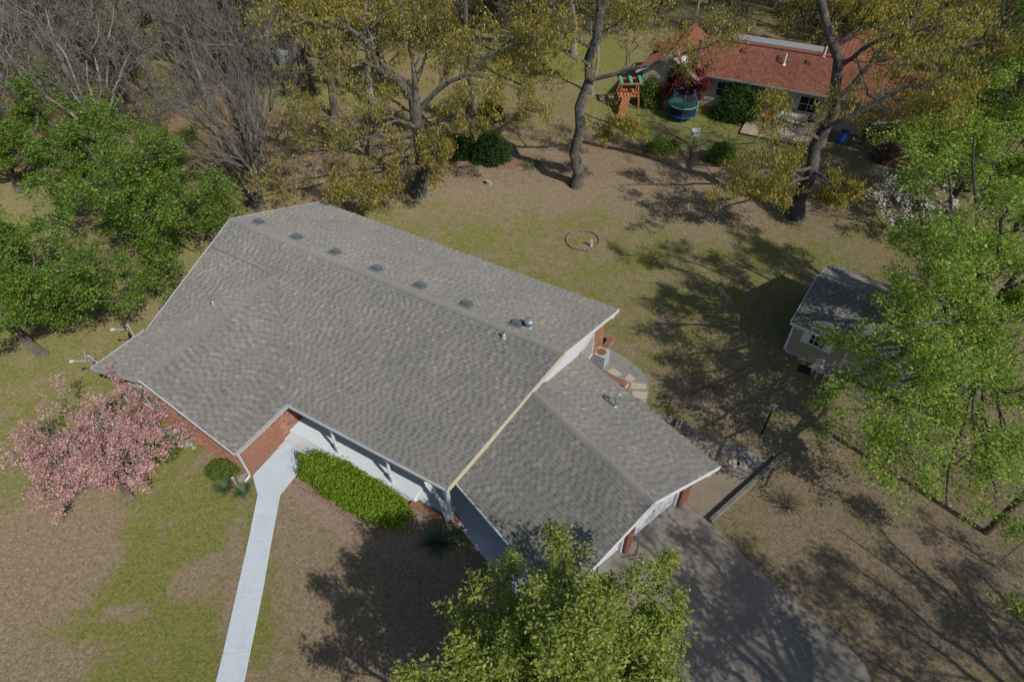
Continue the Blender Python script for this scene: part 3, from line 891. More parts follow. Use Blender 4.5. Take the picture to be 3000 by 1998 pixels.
# ---- windows
def window(p0, d, nrm, u0, u1, z0, z1, mat='grey_blind', rows_=1, cols=2, mull=True):
    m = MB()
    p0, d, nrm = np.asarray(p0, float)[:2], np.asarray(d, float), np.asarray(nrm, float)
    def at(u, z, o):
        q = p0 + d * u + nrm * o
        return np.array([q[0], q[1], z])
    fr = 0.055
    for a, b, c, e in ((u0, u1, z0, z0 + fr), (u0, u1, z1 - fr, z1), (u0, u0 + fr, z0 + fr, z1 - fr), (u1 - fr, u1, z0 + fr, z1 - fr)):
        m.hexa([at(a, c, -0.05), at(b, c, -0.05), at(b, c, 0.03), at(a, c, 0.03)][::-1], [at(a, e, -0.05), at(b, e, -0.05), at(b, e, 0.03), at(a, e, 0.03)][::-1])
    if mull:
        for k in range(1, cols):
            a = u0 + (u1 - u0) * k / cols
            m.hexa([at(a - 0.015, z0 + fr, -0.04), at(a + 0.015, z0 + fr, -0.04), at(a + 0.015, z0 + fr, 0.02), at(a - 0.015, z0 + fr, 0.02)][::-1], [at(a - 0.015, z1 - fr, -0.04), at(a + 0.015, z1 - fr, -0.04), at(a + 0.015, z1 - fr, 0.02), at(a - 0.015, z1 - fr, 0.02)][::-1])
        for k in range(1, rows_):
            a = z0 + (z1 - z0) * k / rows_
            m.hexa([at(u0 + fr, a - 0.015, -0.04), at(u1 - fr, a - 0.015, -0.04), at(u1 - fr, a - 0.015, 0.018), at(u0 + fr, a - 0.015, 0.018)][::-1], [at(u0 + fr, a + 0.015, -0.04), at(u1 - fr, a + 0.015, -0.04), at(u1 - fr, a + 0.015, 0.018), at(u0 + fr, a + 0.015, 0.018)][::-1])
    g = MB()
    g.hexa([at(u0 + 0.03, z0 + 0.03, -0.04), at(u1 - 0.03, z0 + 0.03, -0.04), at(u1 - 0.03, z0 + 0.03, 0.004), at(u0 + 0.03, z0 + 0.03, 0.004)][::-1], [at(u0 + 0.03, z1 - 0.03, -0.04), at(u1 - 0.03, z1 - 0.03, -0.04), at(u1 - 0.03, z1 - 0.03, 0.004), at(u0 + 0.03, z1 - 0.03, 0.004)][::-1])
    return m, g
def add_window(par, p0, d, nrm, u0, u1, z0, z1, pane='grey_blind', frame='white_paint', **kw):
    m, g = window(p0, d, nrm, u0, u1, z0, z1, **kw)
    o = obj('window', m, frame, par)
    obj('pane', g, pane, o)
    return o
def rowlock(p0, d, nrm, u0, u1, z):
    m = MB()
    p0, d, nrm = np.asarray(p0, float)[:2], np.asarray(d, float), np.asarray(nrm, float)
    u = u0
    while u < u1:
        q = [p0 + d * u - nrm * 0.02, p0 + d * (u + 0.058) - nrm * 0.02, p0 + d * (u + 0.058) + nrm * 0.06, p0 + d * u + nrm * 0.06]
        q = q[::-1]
        m.hexa([(t[0], t[1], z - 0.10) for t in q], [(t[0], t[1], z + (0.01 if i < 2 else 0.03) ) for i, t in enumerate(q)])
        u += 0.068
    return obj('window_sill', m, 'brick', house)
pR = MP(aw1, bw)
add_window(house, pR, N1, E1, 1.15, 2.10, 1.52, 2.42, mull=False)
rowlock(pR, N1, E1, 1.10, 2.14, 1.50)
pF = MP(aw0, bw)
for u0 in (1.2,):
    add_window(house, pF, E1, -N1, u0, u0 + 1.7, 0.9, 2.2)
    rowlock(pF, E1, -N1, u0 - 0.05, u0 + 1.75, 0.88)
pG = MP(L_ + DR - ROH, 5.3)
add_window(house, pG, N1, E1, 3.05, 4.3, 1.0, 2.4, mull=False)
rowlock(pG, N1, E1, 3.0, 4.35, 0.98)
# ---- fascia, rake boards, gutters, soffit
def board(name, p0, p1, wd, h, mat, par=None):
    m = MB()
    m.bar(p0, p1, wd, h)
    return obj(name, m, mat, par or house)
z_ = np.array([0, 0, 1.0])
def gutter(p0, p1, out):
    """white box gutter along an eave"""
    p0, p1 = np.asarray(p0), np.asarray(p1)
    o3 = np.array([out[0], out[1], 0])
    m = MB()
    m.bar(p0 + o3 * 0.055 - z_ * 0.10, p1 + o3 * 0.055 - z_ * 0.10, 0.10, 0.012)
    m.bar(p0 + o3 * 0.108 - z_ * 0.05, p1 + o3 * 0.108 - z_ * 0.05, 0.012, 0.11)
    m.bar(p0 + o3 * 0.008 - z_ * 0.05, p1 + o3 * 0.008 - z_ * 0.05, 0.012, 0.10)
    for q in (p0, p1):
        d = (p1 - p0) / np.linalg.norm(p1 - p0)
        m.bar(q + o3 * 0.014 - z_ * 0.05, q + o3 * 0.102 - z_ * 0.05, 0.012, 0.09)
    return obj('gutter', m, 'gutter', house)
gutter(MP(WD + 0.14, 0, HE), MP(L_, 0, HE), -N1)
gutter(MP(WD, -PJ, HE), MP(WD, -0.02, HE), E1)
gutter(MP(0, -0.1, HE), MP(0, -PJ, HE), -E1)
gutter(GP(gar_in(0), 0, HG), GP(0, 0, HG), -N2)
def rake(p0, p1, mat, drop=0.07, wd=0.03, h=0.16):
    board('rake_board', np.asarray(p0) - z_ * drop, np.asarray(p1) - z_ * drop, wd, h, mat)
rake(MP(L_ + 0.02, 0, HE), MP(L_ + DR + 0.02, DF, HR), 'cream_paint', 0.05, 0.07, 0.15)
rake(MP(L_ + DR + 0.016, DF, HR), MP(L_ + DR + 0.016, DF + DB, zm(DF + DB)), 'white_paint')
rake(MP(-0.016, 0, HE), MP(-0.016, DF, HR), 'white_paint')
rake(MP(-0.016, DF, HR), MP(-0.016, DF + DB, zm(DF + DB)), 'white_paint')
rake(MP(0, -PJ - 0.016, HE), MP(hw, -PJ - 0.016, zw), 'white_worn')
rake(MP(hw, -PJ - 0.016, zw), MP(WD, -PJ - 0.016, HE), 'white_worn')
rake(GP(0.016, 0, HG), GP(0.016, DG / 2, HG + RG), 'white_paint')
rake(GP(0.016, DG / 2, HG + RG), GP(0.016, DG, HG), 'white_paint')
board('fascia', MP(0, DF + DB + 0.012, zm(DF + DB) - 0.07), MP(L_ + DR, DF + DB + 0.012, zm(DF + DB) - 0.07), 0.024, 0.14, 'black_metal')
board('fascia', GP(gar_in(DG), DG + 0.012, HG - 0.06), GP(0, DG + 0.012, HG - 0.06), 0.024, 0.13, 'black_metal')
# boxed soffits
def soffit(pts, z):
    m = MB()
    m.prism([(p[0], p[1], z - 0.02) for p in ccw(pts)], (0, 0, 0.02))
    obj('soffit', m, 'white_paint', house)
soffit([MP(WD - 0.02, 0.03), MP(L_ - 0.05, 0.03), MP(right(2.0) - 0.2, 2.0), MP(WD - OH, 2.0)], HE - 0.13)
soffit([MP(WD - OH + 0.01, -PJ + 0.05), MP(WD - 0.02, -PJ + 0.05), MP(WD - 0.02, 0.0), MP(WD - OH + 0.01, 0.0)], HE - 0.14)
soffit([MP(L_ + DR - ROH + 0.05, DF + DB - OH), MP(L_ + DR - 0.02, DF + DB - OH), MP(L_ + DR - 0.02, DF + DB - 0.02), MP(L_ + DR - ROH + 0.05, DF + DB - 0.02)], zm(DF + DB) - 0.13)
soffit([GP(-0.70, DG - 0.6), GP(-0.02, DG - 0.6), GP(-0.02, DG - 0.02), GP(-0.70, DG - 0.02)], HG - 0.13)
soffit([GP(-5.0, 0.03), GP(-0.02, 0.03), GP(-0.02, 0.6), GP(-5.0, 0.6)], HG - 0.13)
# downspouts
def downspout(pts, mat='white_paint', wd=0.085):
    m = MB()
    for k in range(len(pts) - 1):
        m.bar(pts[k], pts[k + 1], wd, wd * 0.8, (0.3, 0.9, 0.1))
    obj('downspout', m, mat, house)
q = MP(aw1 + 0.06, bw - 0.07)
q2 = MP(WD + 0.05, -PJ + 0.1)
downspout([q2 + z_ * (HE - 0.1), q + z_ * 2.1, q + z_ * 0.14, q + np.array([-N1[0] * 0.3, -N1[1] * 0.3, 0.06])], 'white_worn')
q = MP(aw0 - 0.06, bw - 0.07)
downspout([MP(-0.05, -PJ + 0.15, HE - 0.1), q + z_ * 2.1, q + z_ * 0.1], 'gutter')
q = MP(L_ - 0.02, -0.03)
downspout([q + z_ * (HE - 0.1), q + z_ * 1.2, q + z_ * 0.12], 'white_paint', 0.1)
# ---- porch: slab, steps, turned posts, front door
m = MB()
pf = [MP(aw1 + 0.02, -0.09)[:2], MP(14.6, -0.09)[:2], MP(14.6, 2.04)[:2], MP(aw1 + 0.02, 2.04)[:2]]
m.prism([(p[0], p[1], 0.0) for p in pf], (0, 0, 0.35))
porch = obj('porch', m, 'concrete_porch', house)
m = MB()
m.prism([tuple(MP(a, b, 0.0)) for a, b in ((aw1 + 0.02, -0.46), (9.75, -0.46), (9.75, -0.10), (aw1 + 0.02, -0.10))], (0, 0, 0.19))
obj('step', m, 'concrete_step', porch)
m = MB()
m.prism([tuple(MP(a, b, 0.0)) for a, b in ((aw1 + 0.02, -0.84), (9.55, -0.84), (9.55, -0.47), (aw1 + 0.02, -0.47))], (0, 0, 0.075))
obj('step', m, 'concrete_white', porch)
m = MB()
m.prism([tuple(MP(a, b, 0.0)) for a, b in ((14.61, 0.12), (15.0, 0.12), (15.0, 2.0), (14.61, 2.0))], (0, 0, 0.20))
obj('step', m, 'concrete_porch', porch)
m = MB()
m.prism([tuple(MP(a, b, 0.0)) for a, b in ((15.01, 0.10), (16.35, 0.10), (17.0, 1.2), (16.9, 2.0), (15.01, 2.0))], (0, 0, 0.066))
obj('landing', m, 'concrete_white', porch)
for a, zb in ((10.62, 0.35), (13.42, 0.35), (16.12, 0.067)):
    m = MB()
    c0 = MP(a, 0.10, zb)
    m.box(c0, 0.12, 0.12, 0.5, TH)
    m.box(c0 + z_ * 1.55, 0.12, 0.12, HE - 0.14 - zb - 1.55, TH)
    m.lathe(c0 + z_ * 0.5, [(0.045, 0), (0.06, 0.03), (0.04, 0.07), (0.055, 0.18), (0.058, 0.5), (0.046, 0.85), (0.06, 0.95), (0.04, 1.0), (0.055, 1.05)], 12)
    obj('porch_post', m, 'white_paint', porch)
m = MB()
dw = MP(12.2, 2.03)
m.hexa([MP(11.7, 2.0, 0.36), MP(12.65, 2.0, 0.36), MP(12.65, 2.05, 0.36), MP(11.7, 2.05, 0.36)], [MP(11.7, 2.0, 2.3), MP(12.65, 2.0, 2.3), MP(12.65, 2.05, 2.3), MP(11.7, 2.05, 2.3)])
obj('door', m, 'white_paint', house)
# ---- garage doors, piers
for b0, b1 in ((0.95, 3.52), (4.05, 6.46)):
    m = MB()
    for k in range(4):
        z0_, z1_ = 0.09 + k * 0.5, 0.09 + (k + 1) * 0.5 - 0.012
        m.hexa([GP(-0.80, b0, z0_), GP(-0.735, b0, z0_), GP(-0.735, b1, z0_), GP(-0.80, b1, z0_)], [GP(-0.80, b0, z1_), GP(-0.735, b0, z1_), GP(-0.735, b1, z1_), GP(-0.80, b1, z1_)])
    gd = obj('garage_door', m, 'white_worn', house)
    m = MB()
    c_ = (b0 + b1) / 2
    m.bar(GP(-0.715, c_ - 0.08, 0.95), GP(-0.715, c_ + 0.08, 0.95), 0.02, 0.03)
    obj('handle', m, 'black_metal', gd)
    for bb in (b0 - 0.05, b1 + 0.05):
        m = MB()
        m.hexa([GP(-0.80, bb - 0.05, 0.035), GP(-0.62, bb - 0.05, 0.035), GP(-0.62, bb + 0.05, 0.035), GP(-0.80, bb + 0.05, 0.035)], [GP(-0.80, bb - 0.05, 2.2), GP(-0.62, bb - 0.05, 2.2), GP(-0.62, bb + 0.05, 2.2), GP(-0.80, bb + 0.05, 2.2)])
        obj('door_jamb', m, 'white_worn', gd)
    m = MB()
    m.hexa([GP(-0.73, b0, 0.03), GP(-0.50, b0, 0.03), GP(-0.50, b1, 0.03), GP(-0.73, b1, 0.03)], [GP(-0.73, b0, 0.06), GP(-0.50, b0, 0.045), GP(-0.50, b1, 0.045), GP(-0.73, b1, 0.06)])
    obj('door_sill', m, 'concrete_grey', gd)
for b0, b1 in ((0.62, 0.88), (3.62, 3.92), (6.57, 7.06)):
    m = MB()
    m.hexa([GP(-0.80, b0, 0), GP(-0.49, b0, 0), GP(-0.49, b1, 0), GP(-0.80, b1, 0)], [GP(-0.80, b0, 2.3), GP(-0.49, b0, 2.3), GP(-0.49, b1, 2.3), GP(-0.80, b1, 2.3)])
    pr = obj('brick_pier', m, 'mortar', house)
    m = MB()
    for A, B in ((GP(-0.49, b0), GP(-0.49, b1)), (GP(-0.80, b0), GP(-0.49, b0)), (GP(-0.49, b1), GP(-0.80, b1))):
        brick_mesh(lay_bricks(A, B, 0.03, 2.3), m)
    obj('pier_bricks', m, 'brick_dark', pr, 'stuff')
# house light fixture and floodlight under the eave
m = MB()
m.box(MP(aw1 + 0.07, bw + 0.62, 2.12), 0.12, 0.12, 0.14, TH)
m.cyl(MP(aw1 + 0.07, bw + 0.55, 2.14), MP(aw1 + 0.17, bw + 0.50, 2.08), 0.05, 0.06)
obj('flood_light', m, 'white_paint', house)
m = MB()
q = MP(L_ + DR - ROH + 0.08, 7.6, 2.0)
m.lathe(q, [(0.02, 0), (0.09, 0.04), (0.09, 0.14), (0.04, 0.2)], 10)
obj('wall_lamp', m, 'black_metal', house)
# ------------------------------------------------------------------ vegetation
def unit(a):
    return a / (np.linalg.norm(a, axis=-1, keepdims=True) + 1e-9)
def resample(pts, n):
    pts = np.asarray(pts, float)
    t = np.concatenate([[0], np.cumsum(np.linalg.norm(np.diff(pts, axis=0), axis=1))])
    u = np.linspace(0, t[-1], n)
    return np.stack([np.interp(u, t, pts[:, k]) for k in range(3)], 1)
def spawn(rg, Pp, Rr, Ln, k, t0, t1, ang, aj, lr, npts, wig, trop, rr, tip=0.3, taper=0.35):
    B, n, _ = Pp.shape
    idx = np.repeat(np.arange(B), k)
    tt = (np.tile(np.arange(k), B) + rg.uniform(0, 1, B * k)) / k
    t = t0 + (t1 - t0) * tt
    f = t * (n - 1)
    i = np.minimum(f.astype(int), n - 2)
    fr = (f - i)[:, None]
    st = Pp[idx, i] * (1 - fr) + Pp[idx, i + 1] * fr
    tan = unit(Pp[idx, i + 1] - Pp[idx, i])
    rad = (Rr[idx, i] * (1 - fr[:, 0]) + Rr[idx, i + 1] * fr[:, 0]) * rr
    rv = rg.normal(size=(B * k, 3))
    perp = unit(rv - (rv * tan).sum(1, keepdims=True) * tan)
    a = np.radians(ang + rg.normal(size=B * k) * aj)[:, None]
    d = tan * np.cos(a) + perp * np.sin(a)
    L = Ln[idx] * lr * rg.uniform(0.65, 1.25, B * k) * (1.0 - taper * t)
    pts = [st]
    p = st
    for j in range(npts - 1):
        d = unit(d + wig * rg.normal(size=d.shape) + np.array([0, 0, trop]))
        p = p + d * (L / (npts - 1))[:, None]
        pts.append(p)
    P2_ = np.stack(pts, 1)
    R2 = rad[:, None] * np.linspace(1, tip, npts)[None]
    return P2_, R2, L
def tubes(groups):
    """groups: list of (P (B,n,3), R (B,n), sides) -> V, F(quads)"""
    Vs, Fs, off = [], [], 0
    for Pp, Rr, sd in groups:
        B, n, _ = Pp.shape
        if B == 0:
            continue
        tan = np.empty_like(Pp)
        tan[:, 1:-1] = Pp[:, 2:] - Pp[:, :-2]
        tan[:, 0] = Pp[:, 1] - Pp[:, 0]
        tan[:, -1] = Pp[:, -1] - Pp[:, -2]
        tan = unit(tan)
        ref = np.where(np.abs(tan[..., 2:3]) > 0.9, np.array([1.0, 0, 0]), np.array([0, 0, 1.0]))
        a = unit(np.cross(tan, ref))
        b = np.cross(tan, a)
        th = np.arange(sd) * 2 * np.pi / sd
        ring = Pp[:, :, None] + Rr[:, :, None, None] * (a[:, :, None] * np.cos(th)[:, None] + b[:, :, None] * np.sin(th)[:, None])
        Vs.append(ring.reshape(-1, 3))
        base = off + (np.arange(B)[:, None, None] * n + np.arange(n - 1)[None, :, None]) * sd
        k = np.arange(sd)[None, None]
        k2 = (np.arange(sd) + 1) % sd
        k2 = k2[None, None]
        q = np.stack([base + k, base + k2, base + sd + k2, base + sd + k], -1).reshape(-1, 4)
        Fs.append(q)
        off += B * n * sd
    return np.concatenate(Vs), np.concatenate(Fs)
def leaves(rg, C, size, flat=0.0, droop=0.0, aspect=0.55, jitter=0.25, fold=True):
    """diamond leaves at centres C"""
    n = len(C)
    ax = rg.normal(size=(n, 3))
    ax[:, 2] = ax[:, 2] * (1 - flat) - droop * 3
    ax = unit(ax)
    rv = rg.normal(size=(n, 3))
    rv[:, 2] *= (1 - flat)
    wd = unit(rv - (rv * ax).sum(1, keepdims=True) * ax)
    sz = size * rg.uniform(1 - jitter * 2, 1 + jitter * 2, n)[:, None]
    nrm = np.cross(ax, wd)
    a, b = C - ax * sz * 0.5, C + ax * sz * 0.5
    m = C + nrm * sz * 0.12
    w1, w2 = m + wd * sz * aspect * 0.5, m - wd * sz * aspect * 0.5
    V = np.stack([a, w1, b, w2], 1).reshape(-1, 3)
    Fq = np.arange(n * 4).reshape(n, 4)
    return V, Fq
def around(rg, anchors, per, spread):
    idx = np.repeat(np.arange(len(anchors)), per)
    return anchors[idx] + rg.normal(size=(len(idx), 3)) * spread
def tree(name, label, cat, base, limbs, spec, bark, leafm, group=None, ivy=None, seed=1, extra=None):
    """limbs: list of (points, r0, r1); spec: list of spawn levels; leaf dict"""
    rg = np.random.default_rng(seed)
    root = thing(name, label, cat, base, group)
    n0 = 10
    q0 = [np.asarray(p_, float) for p_ in limbs[0][0]]
    limbs = [([q0[0] + (q0[0] - q0[1]) / np.linalg.norm(q0[0] - q0[1]) * 0.35] + q0, limbs[0][1], limbs[0][2])] + list(limbs[1:])
    P0 = np.stack([resample(l[0], n0) for l in limbs])
    wob = rg.normal(size=P0.shape) * 0.034 * np.linalg.norm(P0[:, -1] - P0[:, 0], axis=1)[:, None, None] * 0.35
    wob[:, 0] = 0
    P0 = P0 + wob
    R0 = np.stack([np.linspace(l[1], l[2], n0) for l in limbs])
    R0[1:] *= 0.85
    R0[0, :2] *= np.array([1.45, 1.12])
    L0 = np.linalg.norm(np.diff(P0, axis=1), axis=2).sum(1)
    V, Fq = tubes([(P0, R0, 9)])
    link('trunk', arr_mesh('trunk', V, 4, Fq, bark, True), root)
    groups, lv = [], []
    if spec.get('bare_first'):
        cP, cR, cL = P0[1:], R0[1:], L0[1:]
    else:
        cP, cR, cL = P0, R0, L0
    allP = [(cP, cR, cL)]
    for k, s_ in enumerate(spec['levels']):
        nP, nR, nL = spawn(rg, cP, cR, cL, *s_[:11])
        nR = np.maximum(nR, spec.get('rmin', 0.006))
        if k < 2 or not spec.get('leafy'):
            ix = list(range(nP.shape[1])) if k == 0 else sorted({0, nP.shape[1] // 2, nP.shape[1] - 1})
            groups.append((nP[:, ix], nR[:, ix], 4 if k == 0 else 3))
        cP, cR, cL = nP, nR, nL
        allP.append((cP, cR, cL))
    V, Fq = tubes(groups)
    link('branches', arr_mesh('branches', V, 4, Fq, spec.get('twig', bark)), root)
    for j, lf in enumerate(leafm):
        src = allP[lf.get('level', -1)][0]
        anch = src[:, lf.get('from', 1):].reshape(-1, 3)
        if lf.get('keep', 1.0) < 1:
            anch = anch[rg.random(len(anch)) < lf['keep']]
        if lf.get('where') is not None:
            anch = anch[lf['where'](anch)]
        C = around(rg, anch, lf['per'], np.array(lf['spread']))
        V, Fq = leaves(rg, C, lf['size'], lf.get('flat', 0), lf.get('droop', 0), lf.get('aspect', 0.55))
        link(lf.get('name', 'crown'), arr_mesh('crown', V, 4, Fq, lf['mat']), root)
    return root
def copy_tree(src, loc, rz, s_, label=None, group=None):
    r = src.copy()
    COL.objects.link(r)
    r.location = loc
    r.rotation_euler = (0, 0, rz)
    r.scale = (s_, s_, s_)
    if label:
        r['label'] = label
    if group:
        r['group'] = group
    for ch in list(src.children):
        c = ch.copy()
        COL.objects.link(c)
        c.parent = r
    return r
V3 = lambda *a: np.array(a, float)
def fan(rg, base, fork, h, rad, n, r0, up=0.55):
    """limbs of a round-crowned tree: trunk to the fork and n limbs spreading from it"""
    limbs = [([base, base * 0.5 + fork * 0.5 + rg.normal(size=3) * 0.05, fork], r0, r0 * 0.72)]
    a0 = rg.uniform(0, 6.28)
    for k in range(n):
        a = a0 + 6.283 * k / n + rg.normal() * 0.25
        out = rad * rg.uniform(0.55, 0.95)
        top = h * rg.uniform(0.5, 0.95) if k else h
        if k == 0:
            out *= 0.2
        e = base + V3(math.cos(a) * out, math.sin(a) * out, top)
        e[:2] += (fork - base)[:2] * 0.6
        mid = fork * 0.55 + e * 0.45 + V3(math.cos(a), math.sin(a), 0) * out * 0.18 + V3(0, 0, -0.05 * h)
        limbs.append(([fork - V3(0, 0, 0.15), mid, e], r0 * 0.55, r0 * 0.16))
    return limbs
# level tuple: k, t0, t1, angle, angle jitter, length ratio, npts, wiggle, tropism, radius ratio, tip
GREEN = {'levels': [(7, 0.22, 1.0, 48, 12, 0.50, 6, 0.16, 0.05, 0.55, 0.35), (6, 0.2, 1.0, 45, 14, 0.52, 5, 0.2, 0.03, 0.55, 0.35), (5, 0.15, 1.0, 45, 16, 0.55, 4, 0.25, 0.0, 0.55, 0.4)], 'bare_first': True, 'rmin': 0.006, 'leafy': True}
OAK = {'levels': [(8, 0.2, 1.0, 52, 14, 0.46, 7, 0.25, 0.03, 0.45, 0.3), (6, 0.15, 1.0, 50, 16, 0.58, 6, 0.3, 0.0, 0.5, 0.35), (6, 0.15, 1.0, 48, 18, 0.58, 5, 0.32, -0.01, 0.55, 0.4)], 'bare_first': True, 'rmin': 0.007, 'twig': 'bark_twig'}
BARE = {'twig': 'bark_twig', 'levels': [(9, 0.15, 1.0, 26, 9, 0.5, 6, 0.1, 0.10, 0.55, 0.3), (7, 0.15, 1.0, 28, 10, 0.55, 5, 0.13, 0.08, 0.5, 0.35), (5, 0.15, 1.0, 30, 12, 0.55, 4, 0.16, 0.05, 0.6, 0.5)], 'bare_first': False, 'rmin': 0.008}
def catk(per, size=0.095, keep=1.0, spread=0.10):
    return {'mat': 'catkin', 'per': per, 'spread': (spread, spread, spread), 'size': size, 'droop': 0.75, 'aspect': 0.40, 'keep': keep}

# --- tall oak standing alone on the back lawn
b = px(1685, 545)
Y = b[1]
limbs = [([b, pxY(1688, 420, Y), pxY(1712, 300, Y), pxY(1730, 200, Y), pxY(1752, 80, Y), pxY(1775, -60, Y)], 0.36, 0.20),
         ([pxY(1728, 235, Y), pxY(1850, 205, Y - 1), pxY(1975, 165, Y - 1.6), pxY(2110, 112, Y - 2.0)], 0.15, 0.05),
         ([pxY(1740, 130, Y), pxY(1800, 70, Y + 0.5), pxY(1880, 20, Y + 1), pxY(1960, -60, Y + 1)], 0.14, 0.05),
         ([pxY(1735, 140, Y), pxY(1640, 90, Y), pxY(1560, 20, Y - 1), pxY(1480, -60, Y - 1)], 0.15, 0.05),
         ([pxY(1722, 190, Y), pxY(1630, 130, Y - 1.5), pxY(1540, 110, Y - 2.2)], 0.10, 0.03),
         ([pxY(1706, 330, Y), pxY(1790, 365, Y - 0.8), pxY(1850, 395, Y - 1.4)], 0.07, 0.02),
         ([pxY(1760, 40, Y), pxY(1740, -60, Y), pxY(1720, -200, Y)], 0.16, 0.05),
         ([pxY(1765, 10, Y), pxY(1850, -90, Y), pxY(1960, -200, Y)], 0.13, 0.04)]
tree('oak_tree', 'tall oak with one long straight trunk standing free on the back lawn', 'tree', b, limbs, OAK, 'bark_oak', [catk(3, 0.155, 0.78, 0.14)], seed=21)
# --- leaning oak by the shed
b = px(2335, 640)
Y = b[1]
limbs = [([b, pxY(2372, 520, Y), pxY(2395, 430, Y), pxY(2440, 300, Y), pxY(2470, 190, Y), pxY(2455, 110, Y), pxY(2400, 20, Y), pxY(2380, -90, Y)], 0.40, 0.16),
         ([pxY(2440, 300, Y), pxY(2510, 230, Y), pxY(2560, 180, Y + 1), pxY(2640, 90, Y + 1), pxY(2710, 0, Y + 1), pxY(2760, -90, Y + 1)], 0.20, 0.06),
         ([pxY(2415, 370, Y), pxY(2520, 330, Y - 1), pxY(2650, 260, Y - 1.5), pxY(2800, 200, Y - 2)], 0.17, 0.05),
         ([pxY(2400, 410, Y), pxY(2300, 370, Y - 1), pxY(2210, 330, Y - 1.5)], 0.12, 0.03),
         ([pxY(2380, 490, Y), pxY(2290, 500, Y - 1), pxY(2200, 480, Y - 1.6), pxY(2110, 500, Y - 2)], 0.11, 0.03),
         ([pxY(2385, 500, Y), pxY(2430, 530, Y - 1.2), pxY(2480, 590, Y - 2)], 0.10, 0.03),
         ([pxY(2370, 520, Y), pxY(2280, 540, Y - 1.5), pxY(2220, 580, Y - 2.2)], 0.09, 0.03),
         ([pxY(2468, 190, Y), pxY(2560, 120, Y - 1), pxY(2680, 90, Y - 1.5), pxY(2820, 60, Y - 2)], 0.14, 0.04),
         ([pxY(2460, 130, Y), pxY(2530, 60, Y), pxY(2560, -20, Y), pxY(2580, -120, Y)], 0.13, 0.04),
         ([pxY(2500, 240, Y), pxY(2620, 330, Y + 1), pxY(2740, 330, Y + 1.5)], 0.12, 0.03),
         ([pxY(2560, 180, Y + 1), pxY(2700, 150, Y + 2), pxY(2860, 130, Y + 2), pxY(2960, 110, Y + 2)], 0.13, 0.04)]
tree('oak_tree', 'leaning ivy-trunked oak in yellow catkins between back lawn and red-roofed house', 'tree', b, limbs, OAK, 'bark_oak', [catk(3, 0.155, 0.78, 0.14),
     {'mat': 'ivy', 'per': 10, 'level': 0, 'from': 0, 'spread': (0.33, 0.33, 0.25), 'size': 0.11, 'where': (lambda a: (a[:, 2] < 2.6) & (np.abs(a[:, 1] - Y) < 0.9)), 'name': 'ivy'}], seed=22)
# --- spreading oak behind the house
b = px(1232, 572)
Y = b[1]
limbs = [([b, pxY(1236, 470, Y), pxY(1228, 380, Y), pxY(1218, 300, Y)], 0.46, 0.34),
         ([pxY(1220, 320, Y), pxY(1160, 230, Y), pxY(1105, 195, Y + 0.3), pxY(1080, 135, Y), pxY(1030, 80, Y), pxY(930, 62, Y - 0.5), pxY(840, 40, Y - 1)], 0.26, 0.06),
         ([pxY(1216, 310, Y), pxY(1150, 200, Y + 0.6), pxY(1065, 110, Y + 1), pxY(1000, 60, Y + 1.4), pxY(920, 0, Y + 1.6)], 0.22, 0.06),
         ([pxY(1110, 200, Y + 0.3), pxY(1050, 170, Y), pxY(960, 150, Y - 0.4), pxY(890, 120, Y - 0.8)], 0.12, 0.03),
         ([pxY(1225, 330, Y), pxY(1290, 250, Y - 0.4), pxY(1380, 215, Y - 0.8), pxY(1450, 150, Y - 0.8), pxY(1560, 110, Y - 1)], 0.20, 0.05),
         ([pxY(1218, 300, Y), pxY(1210, 200, Y + 0.6), pxY(1195, 90, Y + 1), pxY(1140, 10, Y + 1), pxY(1100, -90, Y + 1)], 0.22, 0.07),
         ([pxY(1214, 250, Y + 0.4), pxY(1260, 140, Y + 1), pxY(1320, 50, Y + 1.4), pxY(1380, -80, Y + 1.5)], 0.17, 0.05),
         ([pxY(1233, 400, Y), pxY(1120, 400, Y - 1), pxY(1020, 430, Y - 1.8), pxY(900, 450, Y - 2.6), pxY(800, 470, Y - 3)], 0.15, 0.03),
         ([pxY(1232, 380, Y), pxY(1130, 350, Y - 1.6), pxY(1000, 340, Y - 2.6), pxY(890, 350, Y - 3.2)], 0.14, 0.03),
         ([pxY(1236, 440, Y), pxY(1150, 480, Y - 2), pxY(1060, 500, Y - 3.2)], 0.11, 0.03),
         ([pxY(1234, 410, Y), pxY(1270, 430, Y - 2.0), pxY(1280, 500, Y - 3.2)], 0.10, 0.03),
         ([pxY(1230, 370, Y), pxY(1330, 350, Y - 1.2), pxY(1400, 330, Y - 1.8)], 0.11, 0.03),
         ([pxY(1380, 215, Y - 0.8), pxY(1480, 250, Y - 1.4), pxY(1570, 270, Y - 1.8)], 0.09, 0.02),
         ([pxY(1150, 480, Y - 2), pxY(1080, 560, Y - 4), pxY(1000, 590, Y - 5.0)], 0.07, 0.02)]
tree('oak_tree', 'wide-spreading oak with pale bent limbs reaching over the house\'s back roof edge', 'tree', b, limbs, OAK, 'bark_oak', [catk(3, 0.155, 0.78, 0.14)], seed=23)

